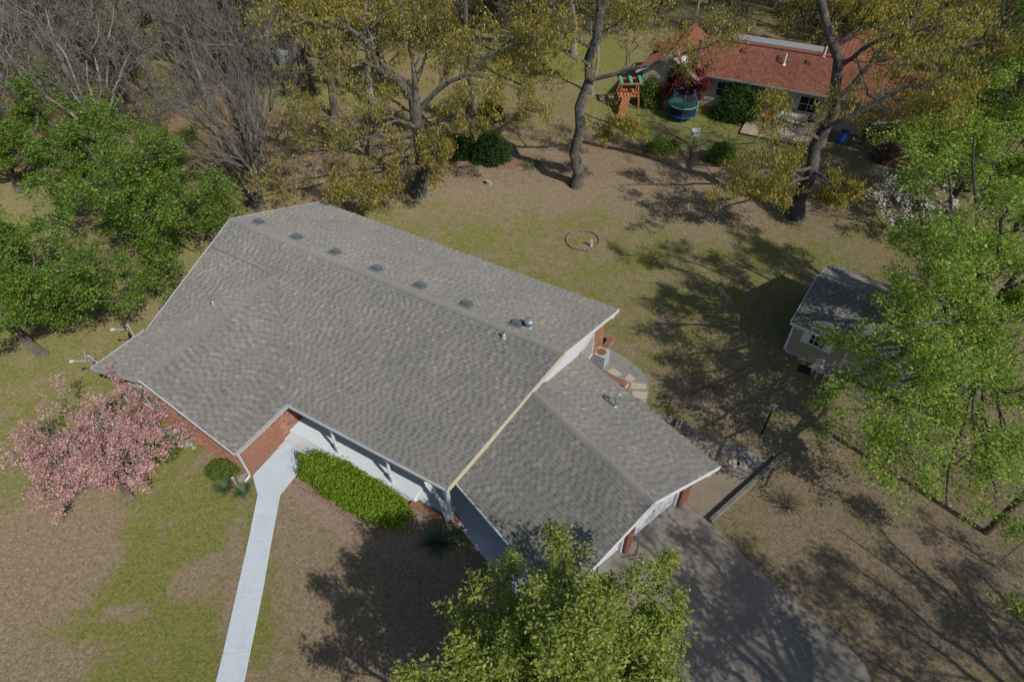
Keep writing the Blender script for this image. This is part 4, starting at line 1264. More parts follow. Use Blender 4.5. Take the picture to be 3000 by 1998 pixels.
# --- pink flowering dogwood at the front corner
b = px(386, 1462)
rg = np.random.default_rng(5)
fork = b + V3(-0.05, 0.1, 1.1)
limbs = [([b, b + V3(0.0, 0.03, 0.6), fork], 0.15, 0.11)]
for tx, ty, tz in ((190, 1180, 3.2), (90, 1300, 2.9), (60, 1370, 2.4), (330, 1130, 3.3), (470, 1170, 2.8), (130, 1450, 1.9), (500, 1290, 2.3), (250, 1290, 3.6), (370, 1330, 3.4), (180, 1480, 1.6), (300, 1420, 2.4), (440, 1390, 2.2), (280, 1190, 3.6), (320, 1250, 3.8), (40, 1330, 2.6), (110, 1230, 3.0), (540, 1230, 2.6), (420, 1120, 3.0), (230, 1380, 2.8), (90, 1420, 2.2), (400, 1250, 3.4)):
    e = px(tx, ty, tz)
    limbs.append(([fork, fork * 0.5 + e * 0.5 + V3(0, 0, 0.35), e], 0.06, 0.02))
tree('dogwood_tree', 'pink flowering dogwood in full bloom at the brick house\'s front corner', 'tree', b, limbs,
     {'levels': [(6, 0.25, 1.0, 48, 14, 0.38, 5, 0.2, 0.06, 0.6, 0.4), (5, 0.2, 1.0, 50, 15, 0.5, 4, 0.2, 0.08, 0.6, 0.5), (3, 0.2, 1.0, 45, 15, 0.5, 3, 0.2, 0.1, 0.7, 0.6)], 'bare_first': True, 'rmin': 0.005, 'twig': 'bark_pale'},
     'bark_brown', [{'mat': 'pink_petal', 'per': 7, 'level': -1, 'from': 1, 'spread': (0.09, 0.09, 0.07), 'size': 0.062, 'flat': 0.7, 'aspect': 0.95, 'keep': 0.75, 'name': 'blossom'},
                    {'mat': 'leaf_shrub', 'per': 2, 'level': 2, 'spread': (0.10, 0.10, 0.08), 'size': 0.05, 'keep': 0.6}], seed=31)
# --- two green pear trees on the left
LV = lambda r: [(7, 0.30, 1.0, 48, 12, r, 6, 0.16, 0.05, 0.55, 0.35), (6, 0.2, 1.0, 45, 14, 0.52, 5, 0.2, 0.03, 0.55, 0.35), (5, 0.15, 1.0, 45, 16, 0.55, 4, 0.25, 0.0, 0.55, 0.4)]
def green_tree(name, label, base, fork, h, rad, n, r0, seed, mat, per, size, group=None, extra=(), bark='bark_brown', spread=0.13, lv=None, keep=1.0):
    rg = np.random.default_rng(seed)
    limbs = fan(rg, base, fork, h, rad, n, r0)
    for e in extra:
        e = np.asarray(e, float)
        limbs.append(([fork, fork * 0.5 + e * 0.5 + V3(0, 0, 0.3), e], r0 * 0.4, r0 * 0.12))
    sp = dict(GREEN)
    if lv:
        sp['levels'] = lv
    return tree(name, label, 'tree', base, limbs, sp, bark, [{'mat': mat, 'per': per, 'spread': (spread, spread, spread * 0.8), 'size': size, 'flat': 0.68, 'keep': keep}], group, seed=seed)
b = px(125, 1035)
green_tree('pear_tree', 'green leafy tree with leaning bare trunk on the left lawn', b, b + V3(-1.3, 0.5, 2.3), 6.6, 4.0, 8, 0.24, 41, 'leaf_pear', 10, 0.105, lv=LV(0.44), keep=0.8,
           extra=[px(330, 880, 3.2), px(250, 760, 5.0), px(60, 650, 6.3), px(400, 800, 2.6), px(200, 860, 3.6), px(40, 800, 4.5)])
b = px(415, 650)
green_tree('pear_tree', 'green leafy tree with dark trunk beyond the house\'s left gable', b, b + V3(-0.3, 0.2, 1.6), 6.4, 4.0, 9, 0.26, 42, 'leaf_pear', 8, 0.118, lv=LV(0.44), keep=0.8,
           extra=[px(665, 585, 2.6), px(610, 600, 3.2), px(570, 690, 2.4), px(620, 640, 2.2), px(500, 620, 4.0), px(300, 600, 5.5), px(120, 500, 5.5), px(520, 800, 1.6), px(430, 420, 6.3)])
b = px(60, 560)
green_tree('pear_tree', 'green leafy tree at the left edge, below the pale bare trees', b, b + V3(0.0, 0.2, 1.8), 5.6, 4.2, 8, 0.25, 43, 'leaf_pear', 9, 0.12, lv=LV(0.46), keep=0.8)
# --- young leafing tree in the foreground
b = V3(0.9, 3.2, 0)
green_tree('maple_tree', 'light green tree whose crown rises in front of the garage', b, b + V3(0, 0.2, 2.6), 7.2, 3.2, 7, 0.24, 44, 'leaf_front', 9, 0.09,
           extra=[px(1310, 1930, 6.6), px(1520, 1830, 6.8), px(1640, 1760, 6.8), px(1830, 1800, 6.4), px(1930, 1890, 6.0), px(1600, 1890, 7.6), px(1270, 1990, 6.2), px(1900, 1970, 6.4), px(1430, 1900, 6.8), px(1730, 1880, 7.2), px(1660, 1700, 6.0), px(1500, 1790, 6.2), px(1880, 1760, 5.6), px(1960, 1860, 5.6), px(1600, 1880, 8.4), px(1700, 1800, 7.6)], spread=0.12, bark='bark_oak', lv=LV(0.38), keep=0.85)
# --- big light green tree on the right
b = px(2825, 1090)
fork = pxY(2845, 960, b[1])
ex = [px(2440, 1130, 5.2), px(2560, 1380, 4.8), px(2760, 1470, 4.6), px(2900, 1420, 5.0), px(2680, 1260, 6.2), px(2560, 1060, 6.6), px(2680, 800, 8.5), px(2680, 640, 9.2), px(2760, 480, 10.5), px(2860, 400, 11.2), px(2950, 620, 10.5), px(2800, 760, 9.8), px(2720, 950, 8.5), px(2620, 1130, 7.2), px(2850, 1230, 6.6), px(2960, 1330, 5.6)]
green_tree('sweetgum_tree', 'big light green tree overhanging the beige shed', b, fork, 12.0, 3.4, 9, 0.30, 45, 'leaf_light', 9, 0.095, extra=ex, spread=0.14, bark='bark_oak', keep=0.75, lv=LV(0.27))
b = px(2985, 560)
green_tree('sweetgum_tree', 'darker green tree behind the big one at the right edge', b, b + V3(0, 0, 2.4), 10.5, 4.6, 9, 0.30, 46, 'leaf_pear', 9, 0.125, spread=0.16, bark='bark_oak')
b = px(2760, 640)
green_tree('sweetgum_tree', 'light green tree above the white dogwoods, left of the right edge', b, b + V3(0, 0, 2.0), 8.0, 3.6, 8, 0.22, 47, 'leaf_light', 9, 0.12, spread=0.16, bark='bark_oak')
# --- white dogwoods
for k, (bx, by, h, rr, lab) in enumerate(((2640, 690, 4.2, 2.4, 'white flowering dogwood right of the leaning oak'), (2900, 700, 5.0, 2.8, 'white flowering dogwood near the right edge among green trees'))):
    b = px(bx, by)
    rg = np.random.default_rng(60 + k)
    limbs = fan(rg, b, b + V3(0, 0, 1.1), h, rr, 7, 0.10)
    tree('dogwood_tree', lab, 'tree', b, limbs, {'levels': [(6, 0.25, 1, 48, 12, 0.45, 5, 0.2, 0.05, 0.6, 0.4), (5, 0.2, 1, 48, 14, 0.5, 4, 0.2, 0.03, 0.6, 0.5)], 'bare_first': True, 'rmin': 0.006}, 'bark_brown',
         [{'mat': 'white_petal', 'per': 4, 'spread': (0.12, 0.12, 0.07), 'size': 0.10, 'flat': 0.75, 'aspect': 0.9, 'keep': 0.7, 'name': 'blossom'}, {'mat': 'leaf_shrub', 'per': 2, 'spread': (0.15, 0.15, 0.1), 'size': 0.07, 'keep': 0.6}], seed=61 + k)
# --- trees just outside the frame whose shadows cross the drive
for k, (x, y, h, rr, lab) in enumerate(((12.6, 0.8, 13.5, 4.6, 'light green tree beside the driveway, below the frame'), (20.5, -0.5, 13.0, 4.8, 'light green tree by the lawn\'s lower right corner'))):
    b = V3(x, y, 0)
    green_tree('maple_tree', lab, b, b + V3(0, 0, 6.0), h, rr, 12, 0.25, 70 + k, 'leaf_front', 16, 0.11, spread=0.19, bark='bark_oak', keep=0.8, lv=[(5, 0.3, 1.0, 48, 12, 0.42, 6, 0.16, 0.05, 0.55, 0.35), (4, 0.3, 1.0, 45, 14, 0.5, 5, 0.2, 0.03, 0.55, 0.35), (3, 0.4, 1.0, 40, 16, 0.4, 3, 0.25, 0.0, 0.55, 0.4)])
# --- bare multi-stemmed tree behind the house's left end
b = px(757, 612)
Y = b[1]
fork = pxY(752, 520, Y)
limbs = [([b, pxY(754, 560, Y), fork], 0.30, 0.26)]
for tx, ty, dy in ((690, 60, 1), (560, 40, 0), (470, 130, -1), (640, 200, 1.5), (740, 150, 0.5), (800, 210, -0.5), (500, 260, -1), (590, 300, -1.5), (850, 300, 0.5), (620, 20, 0.5), (700, 280, -1.5), (780, 70, 1.0)):
    e = pxY(tx, ty, Y + dy)
    limbs.append(([fork, fork * 0.62 + e * 0.38 + V3(0, 0, -0.3), e], 0.12, 0.025))
tree('bare_tree', 'bare grey multi-stemmed tree fanning out behind the house\'s left gable', 'tree', b, limbs, BARE, 'bark_oak', [{'mat': 'bud', 'per': 1, 'spread': (0.05, 0.05, 0.05), 'size': 0.04, 'keep': 0.25, 'name': 'crown'}], seed=81)
b = px(300, 470)
Y = b[1]
fork = pxY(296, 410, Y)
limbs = [([b, fork], 0.26, 0.24)]
for tx, ty, dy in ((60, 220, 0), (130, 20, 0.5), (40, 330, -1), (280, 70, 0.5), (250, 180, 0), (380, 150, 0), (200, 250, -0.5), (330, 20, 1), (10, 150, 1)):
    e = pxY(tx, ty, Y + dy)
    limbs.append(([fork, fork * 0.6 + e * 0.4 + V3(0, 0, 0.1), e], 0.13, 0.03))
sp = dict(BARE)
sp['levels'] = [(6, 0.25, 1.0, 32, 10, 0.42, 6, 0.12, 0.08, 0.5, 0.3), (5, 0.2, 1.0, 34, 10, 0.5, 5, 0.15, 0.06, 0.5, 0.35), (5, 0.15, 1.0, 35, 12, 0.55, 4, 0.18, 0.04, 0.6, 0.5)]
sp['twig'] = 'bark_twig'
tree('bare_tree', 'pale-barked bare tree with straight slanting limbs behind the left green trees', 'tree', b, limbs, sp, 'bark_pale', [{'mat': 'bud', 'per': 2, 'spread': (0.10, 0.10, 0.08), 'size': 0.07, 'keep': 0.4, 'name': 'crown'}], seed=82)
# --- single trunks standing behind the spreading oak
def pole_tree(bx, by, topx, h, r0, lab, bark, seed, cat=4, nl=7, keepc=0.9):
    b = px(bx, by)
    rg = np.random.default_rng(seed)
    t = pxY(topx, 0, b[1])
    d = (t - b) / max(t[2], 1e-3)
    top = b + d * h
    limbs = [([b, b * 0.5 + top * 0.5 + rg.normal(size=3) * 0.1, top], r0, r0 * 0.4)]
    for k in range(nl):
        z = h * rg.uniform(0.45, 0.9)
        st = b + d * z
        a = rg.uniform(0, 6.28)
        ln = rg.uniform(2.2, 3.8)
        limbs.append(([st, st + V3(math.cos(a) * ln * 0.5, math.sin(a) * ln * 0.5, ln * 0.25), st + V3(math.cos(a) * ln, math.sin(a) * ln, ln * 0.65)], r0 * 0.4, 0.03))
    tree('oak_tree', lab, 'tree', b, limbs, OAK, bark, [catk(cat // 2, 0.18, keepc * 0.8, 0.18)], seed=seed)
pole_tree(985, 345, 935, 12, 0.30, 'dark-trunked oak left of the spreading oak, leaning slightly left', 'bark_oak', 91)
pole_tree(1096, 308, 1070, 10, 0.22, 'smooth pale trunk seen under the spreading oak\'s bent limb', 'bark_pale', 92, 2, 4, 0.5)
pole_tree(1383, 432, 1362, 12, 0.27, 'straight oak trunk rising from the evergreen shrubs', 'bark_oak', 93)
pole_tree(1525, 178, 1520, 12, 0.30, 'dark oak trunk far back left of the red-roofed house', 'bark_oak', 94)
pole_tree(1680, 158, 1682, 12, 0.26, 'far pale oak trunk directly behind the tall lawn oak', 'bark_pale', 95)
pole_tree(885, 300, 850, 12, 0.24, 'slim grey oak in front of the white wall in the woods', 'bark_oak', 96)
for k, (x, y, lab) in enumerate(((24.5, 50.5, 'catkin-covered oak behind the neighbour\'s hipped metal roof'), (31.0, 45.5, 'catkin-covered oak right of the red metal outbuilding'), (33.5, 56.0, 'tall catkin-covered oak near the upper right corner'), (5.5, 62.0, 'catkin-covered oak far behind the tall lawn oak'), (13.5, 63.5, 'catkin-covered oak beyond the red roof\'s left end'), (-5.0, 58.0, 'catkin-covered oak at the top behind the spreading oak'), (-21.0, 63.0, 'catkin-covered oak behind the far white wall'))):
    b = V3(x, y, 0)
    if k < 2:
        rg = np.random.default_rng(150 + k)
        limbs = fan(rg, V3(0, 0, 0), V3(0, 0, 3.6), 10.5, 4.6, 8, 0.28)
        t_ = tree('oak_tree', lab, 'tree', V3(0, 0, 0), limbs, OAK, 'bark_oak', [catk(2, 0.19, 0.75, 0.17)], seed=150 + k)
        t_.location = b
        bgo = [t_] if k == 0 else bgo + [t_]
    else:
        copy_tree(bgo[k % 2], b, k * 1.3, 0.92 + 0.05 * (k % 4), lab)
# --- woods behind: five kinds, copied
protos = []
for k in range(5):
    rg = np.random.default_rng(120 + k)
    h = 9.5
    b = V3(0, 0, 0)
    limbs = [([b, V3(0.1, 0, h * 0.45), V3(rg.normal() * 0.3, rg.normal() * 0.3, h)], 0.16, 0.03)]
    for j in range(8):
        z = h * rg.uniform(0.22, 0.8)
        a = rg.uniform(0, 6.28)
        ln = rg.uniform(1.6, 3.0) * (1.15 - 0.5 * z / h)
        st = V3(0.05, 0, z)
        limbs.append(([st, st + V3(math.cos(a) * ln * 0.55, math.sin(a) * ln * 0.55, ln * 0.5), st + V3(math.cos(a) * ln, math.sin(a) * ln, ln * 1.25)], 0.06, 0.015))
    sp = {'levels': [(6, 0.2, 1.0, 34, 12, 0.5, 5, 0.16, 0.08, 0.55, 0.35), (5, 0.2, 1.0, 36, 12, 0.55, 4, 0.2, 0.05, 0.55, 0.4), (4, 0.2, 1.0, 38, 12, 0.6, 3, 0.2, 0.03, 0.7, 0.6)], 'bare_first': False, 'rmin': 0.010, 'twig': 'bark_twig' if k != 2 else 'bark_pale'}
    lf = [{'mat': ('bud', 'bud', 'catkin', 'leaf_light', 'bud')[k], 'per': (1, 1, 5, 6, 1)[k], 'spread': (0.14, 0.14, 0.12), 'size': (0.08, 0.07, 0.12, 0.13, 0.08)[k], 'keep': (0.35, 0.15, 0.8, 0.8, 0.25)[k], 'name': 'crown' if k != 3 else 'crown'}]
    protos.append(tree('woodland_tree', 'slender bare tree in the woods behind the back lawn', 'tree', b, limbs, sp, ('bark_oak', 'bark_twig', 'bark_pale', 'bark_oak', 'bark_brown')[k], lf, 'trees of the woods behind', seed=130 + k))
spots = []
rg = np.random.default_rng(77)
def try_add(x, y, dmin):
    if all((x - q[0]) ** 2 + (y - q[1]) ** 2 > dmin ** 2 for q in spots):
        spots.append((x, y))
for _ in range(1500):
    x, y = rg.uniform(-66, -13), rg.uniform(38, 88)
    if y < 40 + max(0, (x + 34)) * 0.35 or (x > -24 and y < 47 and x < -10):
        continue
    if -19 < x < -9 and 48 < y < 57:
        continue
    try_add(x, y, 2.75)
for _ in range(500):
    x, y = rg.uniform(-13, 60), rg.uniform(60, 90)
    try_add(x, y, 3.6)
for _ in range(60):
    x, y = rg.uniform(-24, 8), rg.uniform(47, 61)
    if not (-7 < x < 8 and 50 < y < 59):
        try_add(x, y, 4.2)
for _ in range(120):
    x, y = rg.uniform(31, 60), rg.uniform(38, 62)
    try_add(x, y, 3.6)
used = set()
zone_lab = lambda x: ('slender bare grey tree in the brushy woods upper left' if x < -13 else 'slim budding tree of the wood line beyond both houses' if x < 22 else 'slim budding tree of the wood line at upper right')
zone_grp = lambda x: ('woods upper left' if x < -13 else 'wood line beyond both houses' if x < 22 else 'wood line at upper right')
for k, (x, y) in enumerate(spots):
    pk = rg.choice([0, 1, 4, 0, 1, 2, 4]) if x < -13 else rg.choice([0, 2, 3, 3, 4, 2])
    if x < -13 and y < 60 and rg.random() < 0.12:
        pk = 3
    src = protos[pk]
    rz, sc2 = rg.uniform(0, 6.28), rg.uniform(0.75, 1.25)
    if pk in used:
        copy_tree(src, (x, y, 0), rz, sc2, zone_lab(x), zone_grp(x))
    else:
        used.add(pk)
        src.location = (x, y, 0)
        src.rotation_euler = (0, 0, rz)
        src['label'] = zone_lab(x)
        src['group'] = zone_grp(x)
# --- shrubs
def shrub(name, label, base, rx, ry, h, mat, n, size, ang=0.0, cat='shrub', seed=1, group=None, boxy=2.0, stems=8, bark='bark_brown', spread=0.05):
    rg = np.random.default_rng(seed)
    root = thing(name, label, cat, base, group)
    base = np.asarray(base, float)
    # leaf clumps on and under an uneven dome
    u = rg.normal(size=(n // 6, 3))
    u = unit(u)
    u[:, 2] = np.abs(u[:, 2])
    pw = np.abs(u) ** boxy
    rr = 1.0 / (pw.sum(1) ** (1 / boxy))
    lump = 1 + 0.10 * np.sin(u[:, 0] * 9 + seed) * np.cos(u[:, 1] * 8 + seed * 2) + 0.07 * np.sin(u[:, 0] * 23 + u[:, 2] * 9) * np.cos(u[:, 1] * 21 + seed) + rg.normal(size=len(u)) * 0.06
    depth = 1 - np.abs(rg.normal(size=len(u))) * 0.16
    q = u * (rr * lump * depth)[:, None]
    ca, sa = math.cos(ang), math.sin(ang)
    X, Y_ = q[:, 0] * rx, q[:, 1] * ry
    C = np.stack([base[0] + X * ca - Y_ * sa, base[1] + X * sa + Y_ * ca, base[2] + 0.08 + q[:, 2] * h], 1)
    C = around(rg, C, 6, np.array([spread] * 3))
    C[:, 2] = np.maximum(C[:, 2], base[2] + 0.02)
    V, Fq = leaves(rg, C, size, 0.55)
    st = []
    for k in range(stems):
        a = rg.uniform(0, 6.28)
        e = base + V3(math.cos(a) * rx * 0.55, math.sin(a) * ry * 0.55, h * rg.uniform(0.5, 0.85))
        s0 = base + V3(math.cos(a) * rx * 0.15, math.sin(a) * ry * 0.15, 0)
        st.append(resample([s0, s0 * 0.5 + e * 0.5 + V3(0, 0, 0.05), e], 4))
    Vt, Ft = tubes([(np.stack(st), np.tile(np.linspace(0.02, 0.007, 4), (stems, 1)), 4)])
    link('stems', arr_mesh('stems', Vt, 4, Ft, bark), root)
    link('foliage', arr_mesh('foliage', V, 4, Fq, mat), root)
    return root
hc = px(1050, 1440, 0.5)
ha, hb_ = to_main(hc)
shrub('hedge', 'long clipped bright green hedge along the front porch', MP(12.15, -0.95, 0), 2.50, 0.70, 0.95, 'leaf_hedge', 38000, 0.066, TH, 'hedge', 3, boxy=3.2, stems=24)
shrub('shrub', 'rounded green shrub under the pink dogwood', px(490, 1330), 0.62, 0.55, 0.8, 'leaf_shrub', 6000, 0.06, seed=5)
shrub('shrub', 'low spreading shrub beside the front corner downspout', px(655, 1385), 0.62, 0.42, 0.5, 'leaf_shrub', 5000, 0.06, seed=6)
shrub('evergreen_shrub', 'large dark green evergreen shrub at the edge of the back lawn', px(1440, 470), 1.3, 1.0, 1.9, 'leaf_dark', 12000, 0.11, seed=7, spread=0.08)
shrub('evergreen_shrub', 'smaller evergreen shrub left of the big one on the back lawn edge', px(1350, 455), 1.1, 0.9, 1.2, 'leaf_dark', 9000, 0.10, seed=8, spread=0.08)
shrub('evergreen_shrub', 'dark rounded holly behind the straight oak trunk', px(1440, 350), 0.9, 0.9, 1.3, 'leaf_dark', 7000, 0.11, seed=9, spread=0.08)
shrub('shrub', 'loose green shrub beside the neighbour\'s fence, right of the birdhouse', px(2110, 470), 1.0, 0.8, 1.1, 'leaf_shrub', 6000, 0.10, seed=10, spread=0.08)
shrub('shrub', 'twiggy shrub beside the neighbour\'s fence, left of the birdhouse', px(1940, 445), 1.2, 0.8, 0.9, 'leaf_shrub', 4000, 0.09, seed=11, spread=0.1)
shrub('evergreen_shrub', 'big grey-green bush between trampoline and deck', px(2165, 345), 1.9, 1.3, 2.3, 'leaf_dark', 14000, 0.12, seed=12, spread=0.1)
shrub('shrub', 'tall feathery shrub against the neighbour\'s white gable', px(1905, 310), 0.9, 0.7, 2.0, 'leaf_shrub', 6000, 0.12, seed=13, spread=0.1)
shrub('shrub', 'straw-coloured rounded grass clump beside the red metal shed', px(2590, 470), 0.8, 0.7, 1.1, 'dry_leaf', 5000, 0.12, seed=14, spread=0.08)
b = px(1992, 324)
rg = np.random.default_rng(88)
tree('maple_tree', 'dark red Japanese maple beside the trampoline', 'tree', b, fan(rg, b, b + V3(0, 0, 0.7), 3.2, 1.5, 7, 0.09), {'levels': GREEN['levels'][:2], 'bare_first': True, 'rmin': 0.006}, 'bark_brown', [{'mat': 'maple_red', 'per': 9, 'spread': (0.12, 0.12, 0.10), 'size': 0.13, 'flat': 0.3}], seed=88)
# understorey brush of the woods, and a leafless bramble on the right lawn
def bramble(name, label, base, rx, h, n, bark, cat='shrub', group=None, seed=1, leaf=None):
    rg = np.random.default_rng(seed)
    base = np.asarray(base, float)
    root = thing(name, label, cat, base, group)
    a = rg.uniform(0, 6.28, n)
    rr = np.sqrt(rg.uniform(0, 1, n)) * rx * 0.4
    P0 = base + np.stack([np.cos(a) * rr, np.sin(a) * rr, np.zeros(n)], 1)
    d = unit(np.stack([np.cos(a) * rx, np.sin(a) * rx, rg.uniform(0.6, 1.2, n) * h], 1) + rg.normal(size=(n, 3)) * 0.2)
    pts = [P0]
    p = P0
    for j in range(4):
        d = unit(d + rg.normal(size=(n, 3)) * 0.15 + V3(0, 0, -0.06))
        p = p + d * h * 0.28
        pts.append(p)
    Pp = np.stack(pts, 1)
    Pp[:, :, 2] = np.maximum(Pp[:, :, 2], 0.01)
    Rr = np.tile(np.linspace(0.009, 0.004, 5), (n, 1))
    P2_, R2_, _ = spawn(rg, Pp, Rr, np.full(n, h), 4, 0.3, 1, 40, 15, 0.35, 3, 0.2, 0.05, 0.8, 0.6)
    Vt, Ft = tubes([(Pp, Rr, 3), (P2_, R2_, 3)])
    link('stems', arr_mesh('stems', Vt, 4, Ft, bark), root)
    if leaf:
        C = around(rg, P2_[:, 1:].reshape(-1, 3), 1, np.array([0.06] * 3))
        V, Fq = leaves(rg, C, leaf[1])
        link('foliage', arr_mesh('foliage', V, 4, Fq, leaf[0]), root)
    return root
bramble('bramble', 'leafless reddish bramble on the lawn right of the timber edging', px(2305, 1480), 0.35, 0.55, 60, 'bark_brown', seed=3)
bp = [bramble('brush', 'low twiggy brush at the woods\' edge', V3(0, 0, 0), 1.2, 1.7, 130, 'bark_twig', group='brush of the woods', seed=20, leaf=('bud', 0.08)), bramble('brush', 'low twiggy brush at the woods\' edge', V3(0, 0, 0), 1.4, 1.4, 110, 'bark_twig', group='brush of the woods', seed=21, leaf=('leaf_shrub', 0.09))]
rg = np.random.default_rng(31)
cnt = 0
for _ in range(900):
    x, y = rg.uniform(-62, 45), rg.uniform(40, 84)
    if x > -13 and y < 60 or (x > -24 and y < 57 and not (x < -17 and y > 42 and y < 47)) or y < 43:
        continue
    src = bp[cnt % 2]
    if cnt < 2:
        src.location = (x, y, 0)
        src.scale = (1.3, 1.3, 1.3)
    else:
        copy_tree(src, (x, y, 0), rg.uniform(0, 6.28), rg.uniform(0.9, 1.7))
    cnt += 1
    if cnt > 170:
        break
# strap-leaved plants
def straps(name, label, base, n, ln, wd, mat, seed, spread=0.12, up=0.9, cat='plant'):
    rg = np.random.default_rng(seed)
    base = np.asarray(base, float)
    root = thing(name, label, cat, base)
    nseg = 5
    a = rg.uniform(0, 6.28, n)
    el = rg.uniform(0.35, 1.35, n) * up
    d = np.stack([np.cos(a) * np.cos(el), np.sin(a) * np.cos(el), np.sin(el)], 1)
    sd = np.stack([-np.sin(a), np.cos(a), np.zeros(n)], 1)
    L = ln * rg.uniform(0.6, 1.15, n)
    p = base + np.stack([np.cos(a), np.sin(a), np.zeros(n)], 1) * rg.uniform(0, spread, n)[:, None]
    Vs = []
    for j in range(nseg):
        wj = wd * (1 - (j / (nseg - 1)) ** 2 * 0.92)
        Vs.append(np.stack([p - sd * wj / 2, p + sd * wj / 2], 1))
        d = unit(d + V3(0, 0, -0.16 * (j + 1) * 0.5))
        p = p + d * (L / (nseg - 1))[:, None]
        p[:, 2] = np.maximum(p[:, 2], 0.02)
    V = np.stack(Vs, 1).reshape(-1, 3)
    idx = np.arange(n)[:, None] * nseg * 2 + np.arange(nseg - 1)[None] * 2
    Fq = np.stack([idx, idx + 1, idx + 3, idx + 2], -1).reshape(-1, 4)
    link('leaf_blades', arr_mesh('leaf_blades', V, 4, Fq, mat), root)
    m = MB()
    m.lathe(base, [(0.05, 0.0), (0.06, 0.05), (0.02, 0.1)], 8)
    obj('crown_base', m, 'bark_brown', root)
    return root
straps('yucca_plant', 'spiky blue-green yucca below the white trellis', px(1285, 1590), 190, 0.72, 0.035, 'yucca', 4, 0.3, 1.0)
straps('yucca_plant', 'smaller yucca half hidden at the trellis foot', px(1330, 1560), 60, 0.55, 0.03, 'yucca', 5, 0.15, 1.0)
straps('daffodil_clump', 'grassy daffodil leaves under the low corner shrub', px(662, 1430), 170, 0.5, 0.016, 'yucca', 6, 0.2, 1.0)
straps('daffodil_clump', 'second daffodil clump, nearer the front walk', px(715, 1440), 130, 0.42, 0.016, 'yucca', 7, 0.16, 0.9)
straps('daffodil_clump', 'daffodil leaves beyond the brick fire ring under the tall oak', px(1560, 490), 120, 0.5, 0.03, 'yucca', 8, 0.7, 0.9)
# grass blades and dry leaves
def scatter(n, xlo, xhi, ylo, yhi, rg):
    x, y = rg.uniform(xlo, xhi, n), rg.uniform(ylo, yhi, n)
    ok = ~inside_house(x, y)
    for pl in PAVED:
        ok &= ~in_poly(x, y, pl)
    return x[ok], y[ok]
def turf_mat():
    s = N('turf')
    at = s.n('ShaderNodeAttribute', attribute_name='tint')
    rp = s.mix(1.0, at.outputs['Color'], s.ramp(s.island(), [(0, (0.65, 0.65, 0.65)), (1, (1.35, 1.35, 1.3))]), 'MULTIPLY')
    s.principled(rp, 0.95, spec=0.05)
    MATS['turf'] = s.m
turf_mat()
rg = np.random.default_rng(9)
x, y = scatter(150000, -26, 22, 4.5, 34, rg)
keep = rg.random(len(x)) < np.clip(1.15 - (y - 5) / 34, 0.15, 1)
x, y = x[keep], y[keep]
gr, li, so_ = cover(x, y)
kk = rg.random(len(x)) > np.maximum(so_, li * 0.7)
x, y, gr = x[kk], y[kk], gr[kk]
n = len(x)
hh = rg.uniform(0.025, 0.065, n)
a = rg.uniform(0, 6.28, n)
lean = rg.uniform(0.01, 0.05, n)
dx, dy = np.cos(a), np.sin(a)
ww = rg.uniform(0.006, 0.014, n)
c0 = np.stack([x, y, np.zeros(n)], 1)
sd = np.stack([-dy, dx, np.zeros(n)], 1) * ww[:, None]
tipv = c0 + np.stack([dx * lean, dy * lean, hh], 1)
V = np.stack([c0 - sd, c0 + sd, tipv], 1).reshape(-1, 3)
me = arr_mesh('grass', V, 3, np.arange(n * 3).reshape(n, 3), 'turf')
gmix = np.clip(gr + rg.normal(size=n) * 0.28, 0, 1)[:, None]
colr = np.array([0.22, 0.172, 0.105])[None] * (1 - gmix) + np.array([0.115, 0.135, 0.03])[None] * gmix
at = me.color_attributes.new('tint', 'FLOAT_COLOR', 'POINT')
at.data.foreach_set('color', np.repeat(np.concatenate([colr, np.ones((n, 1))], 1), 3, axis=0).astype(np.float32).ravel())
tag(link('grass', me, kind='stuff'), 'short mixed green and tan lawn grass', 'grass')
x, y = scatter(70000, -30, 26, 4.5, 52, rg)
gr, li, so_ = cover(x, y)
kk = rg.random(len(x)) < 0.012 + 0.55 * np.clip(li - 0.2, 0, 1)
x, y = x[kk], y[kk]
V, Fq = leaves(rg, np.stack([x, y, np.full(len(x), 0.022)], 1), 0.085, 0.85, 0.0, 0.6)
V[:, 2] = np.maximum(V[:, 2], 0.006)
tag(link('fallen_leaves', arr_mesh('fallen_leaves', V, 4, Fq, 'dry_leaf'), kind='stuff'), 'brown fallen oak leaves scattered over the lawn', 'leaves')
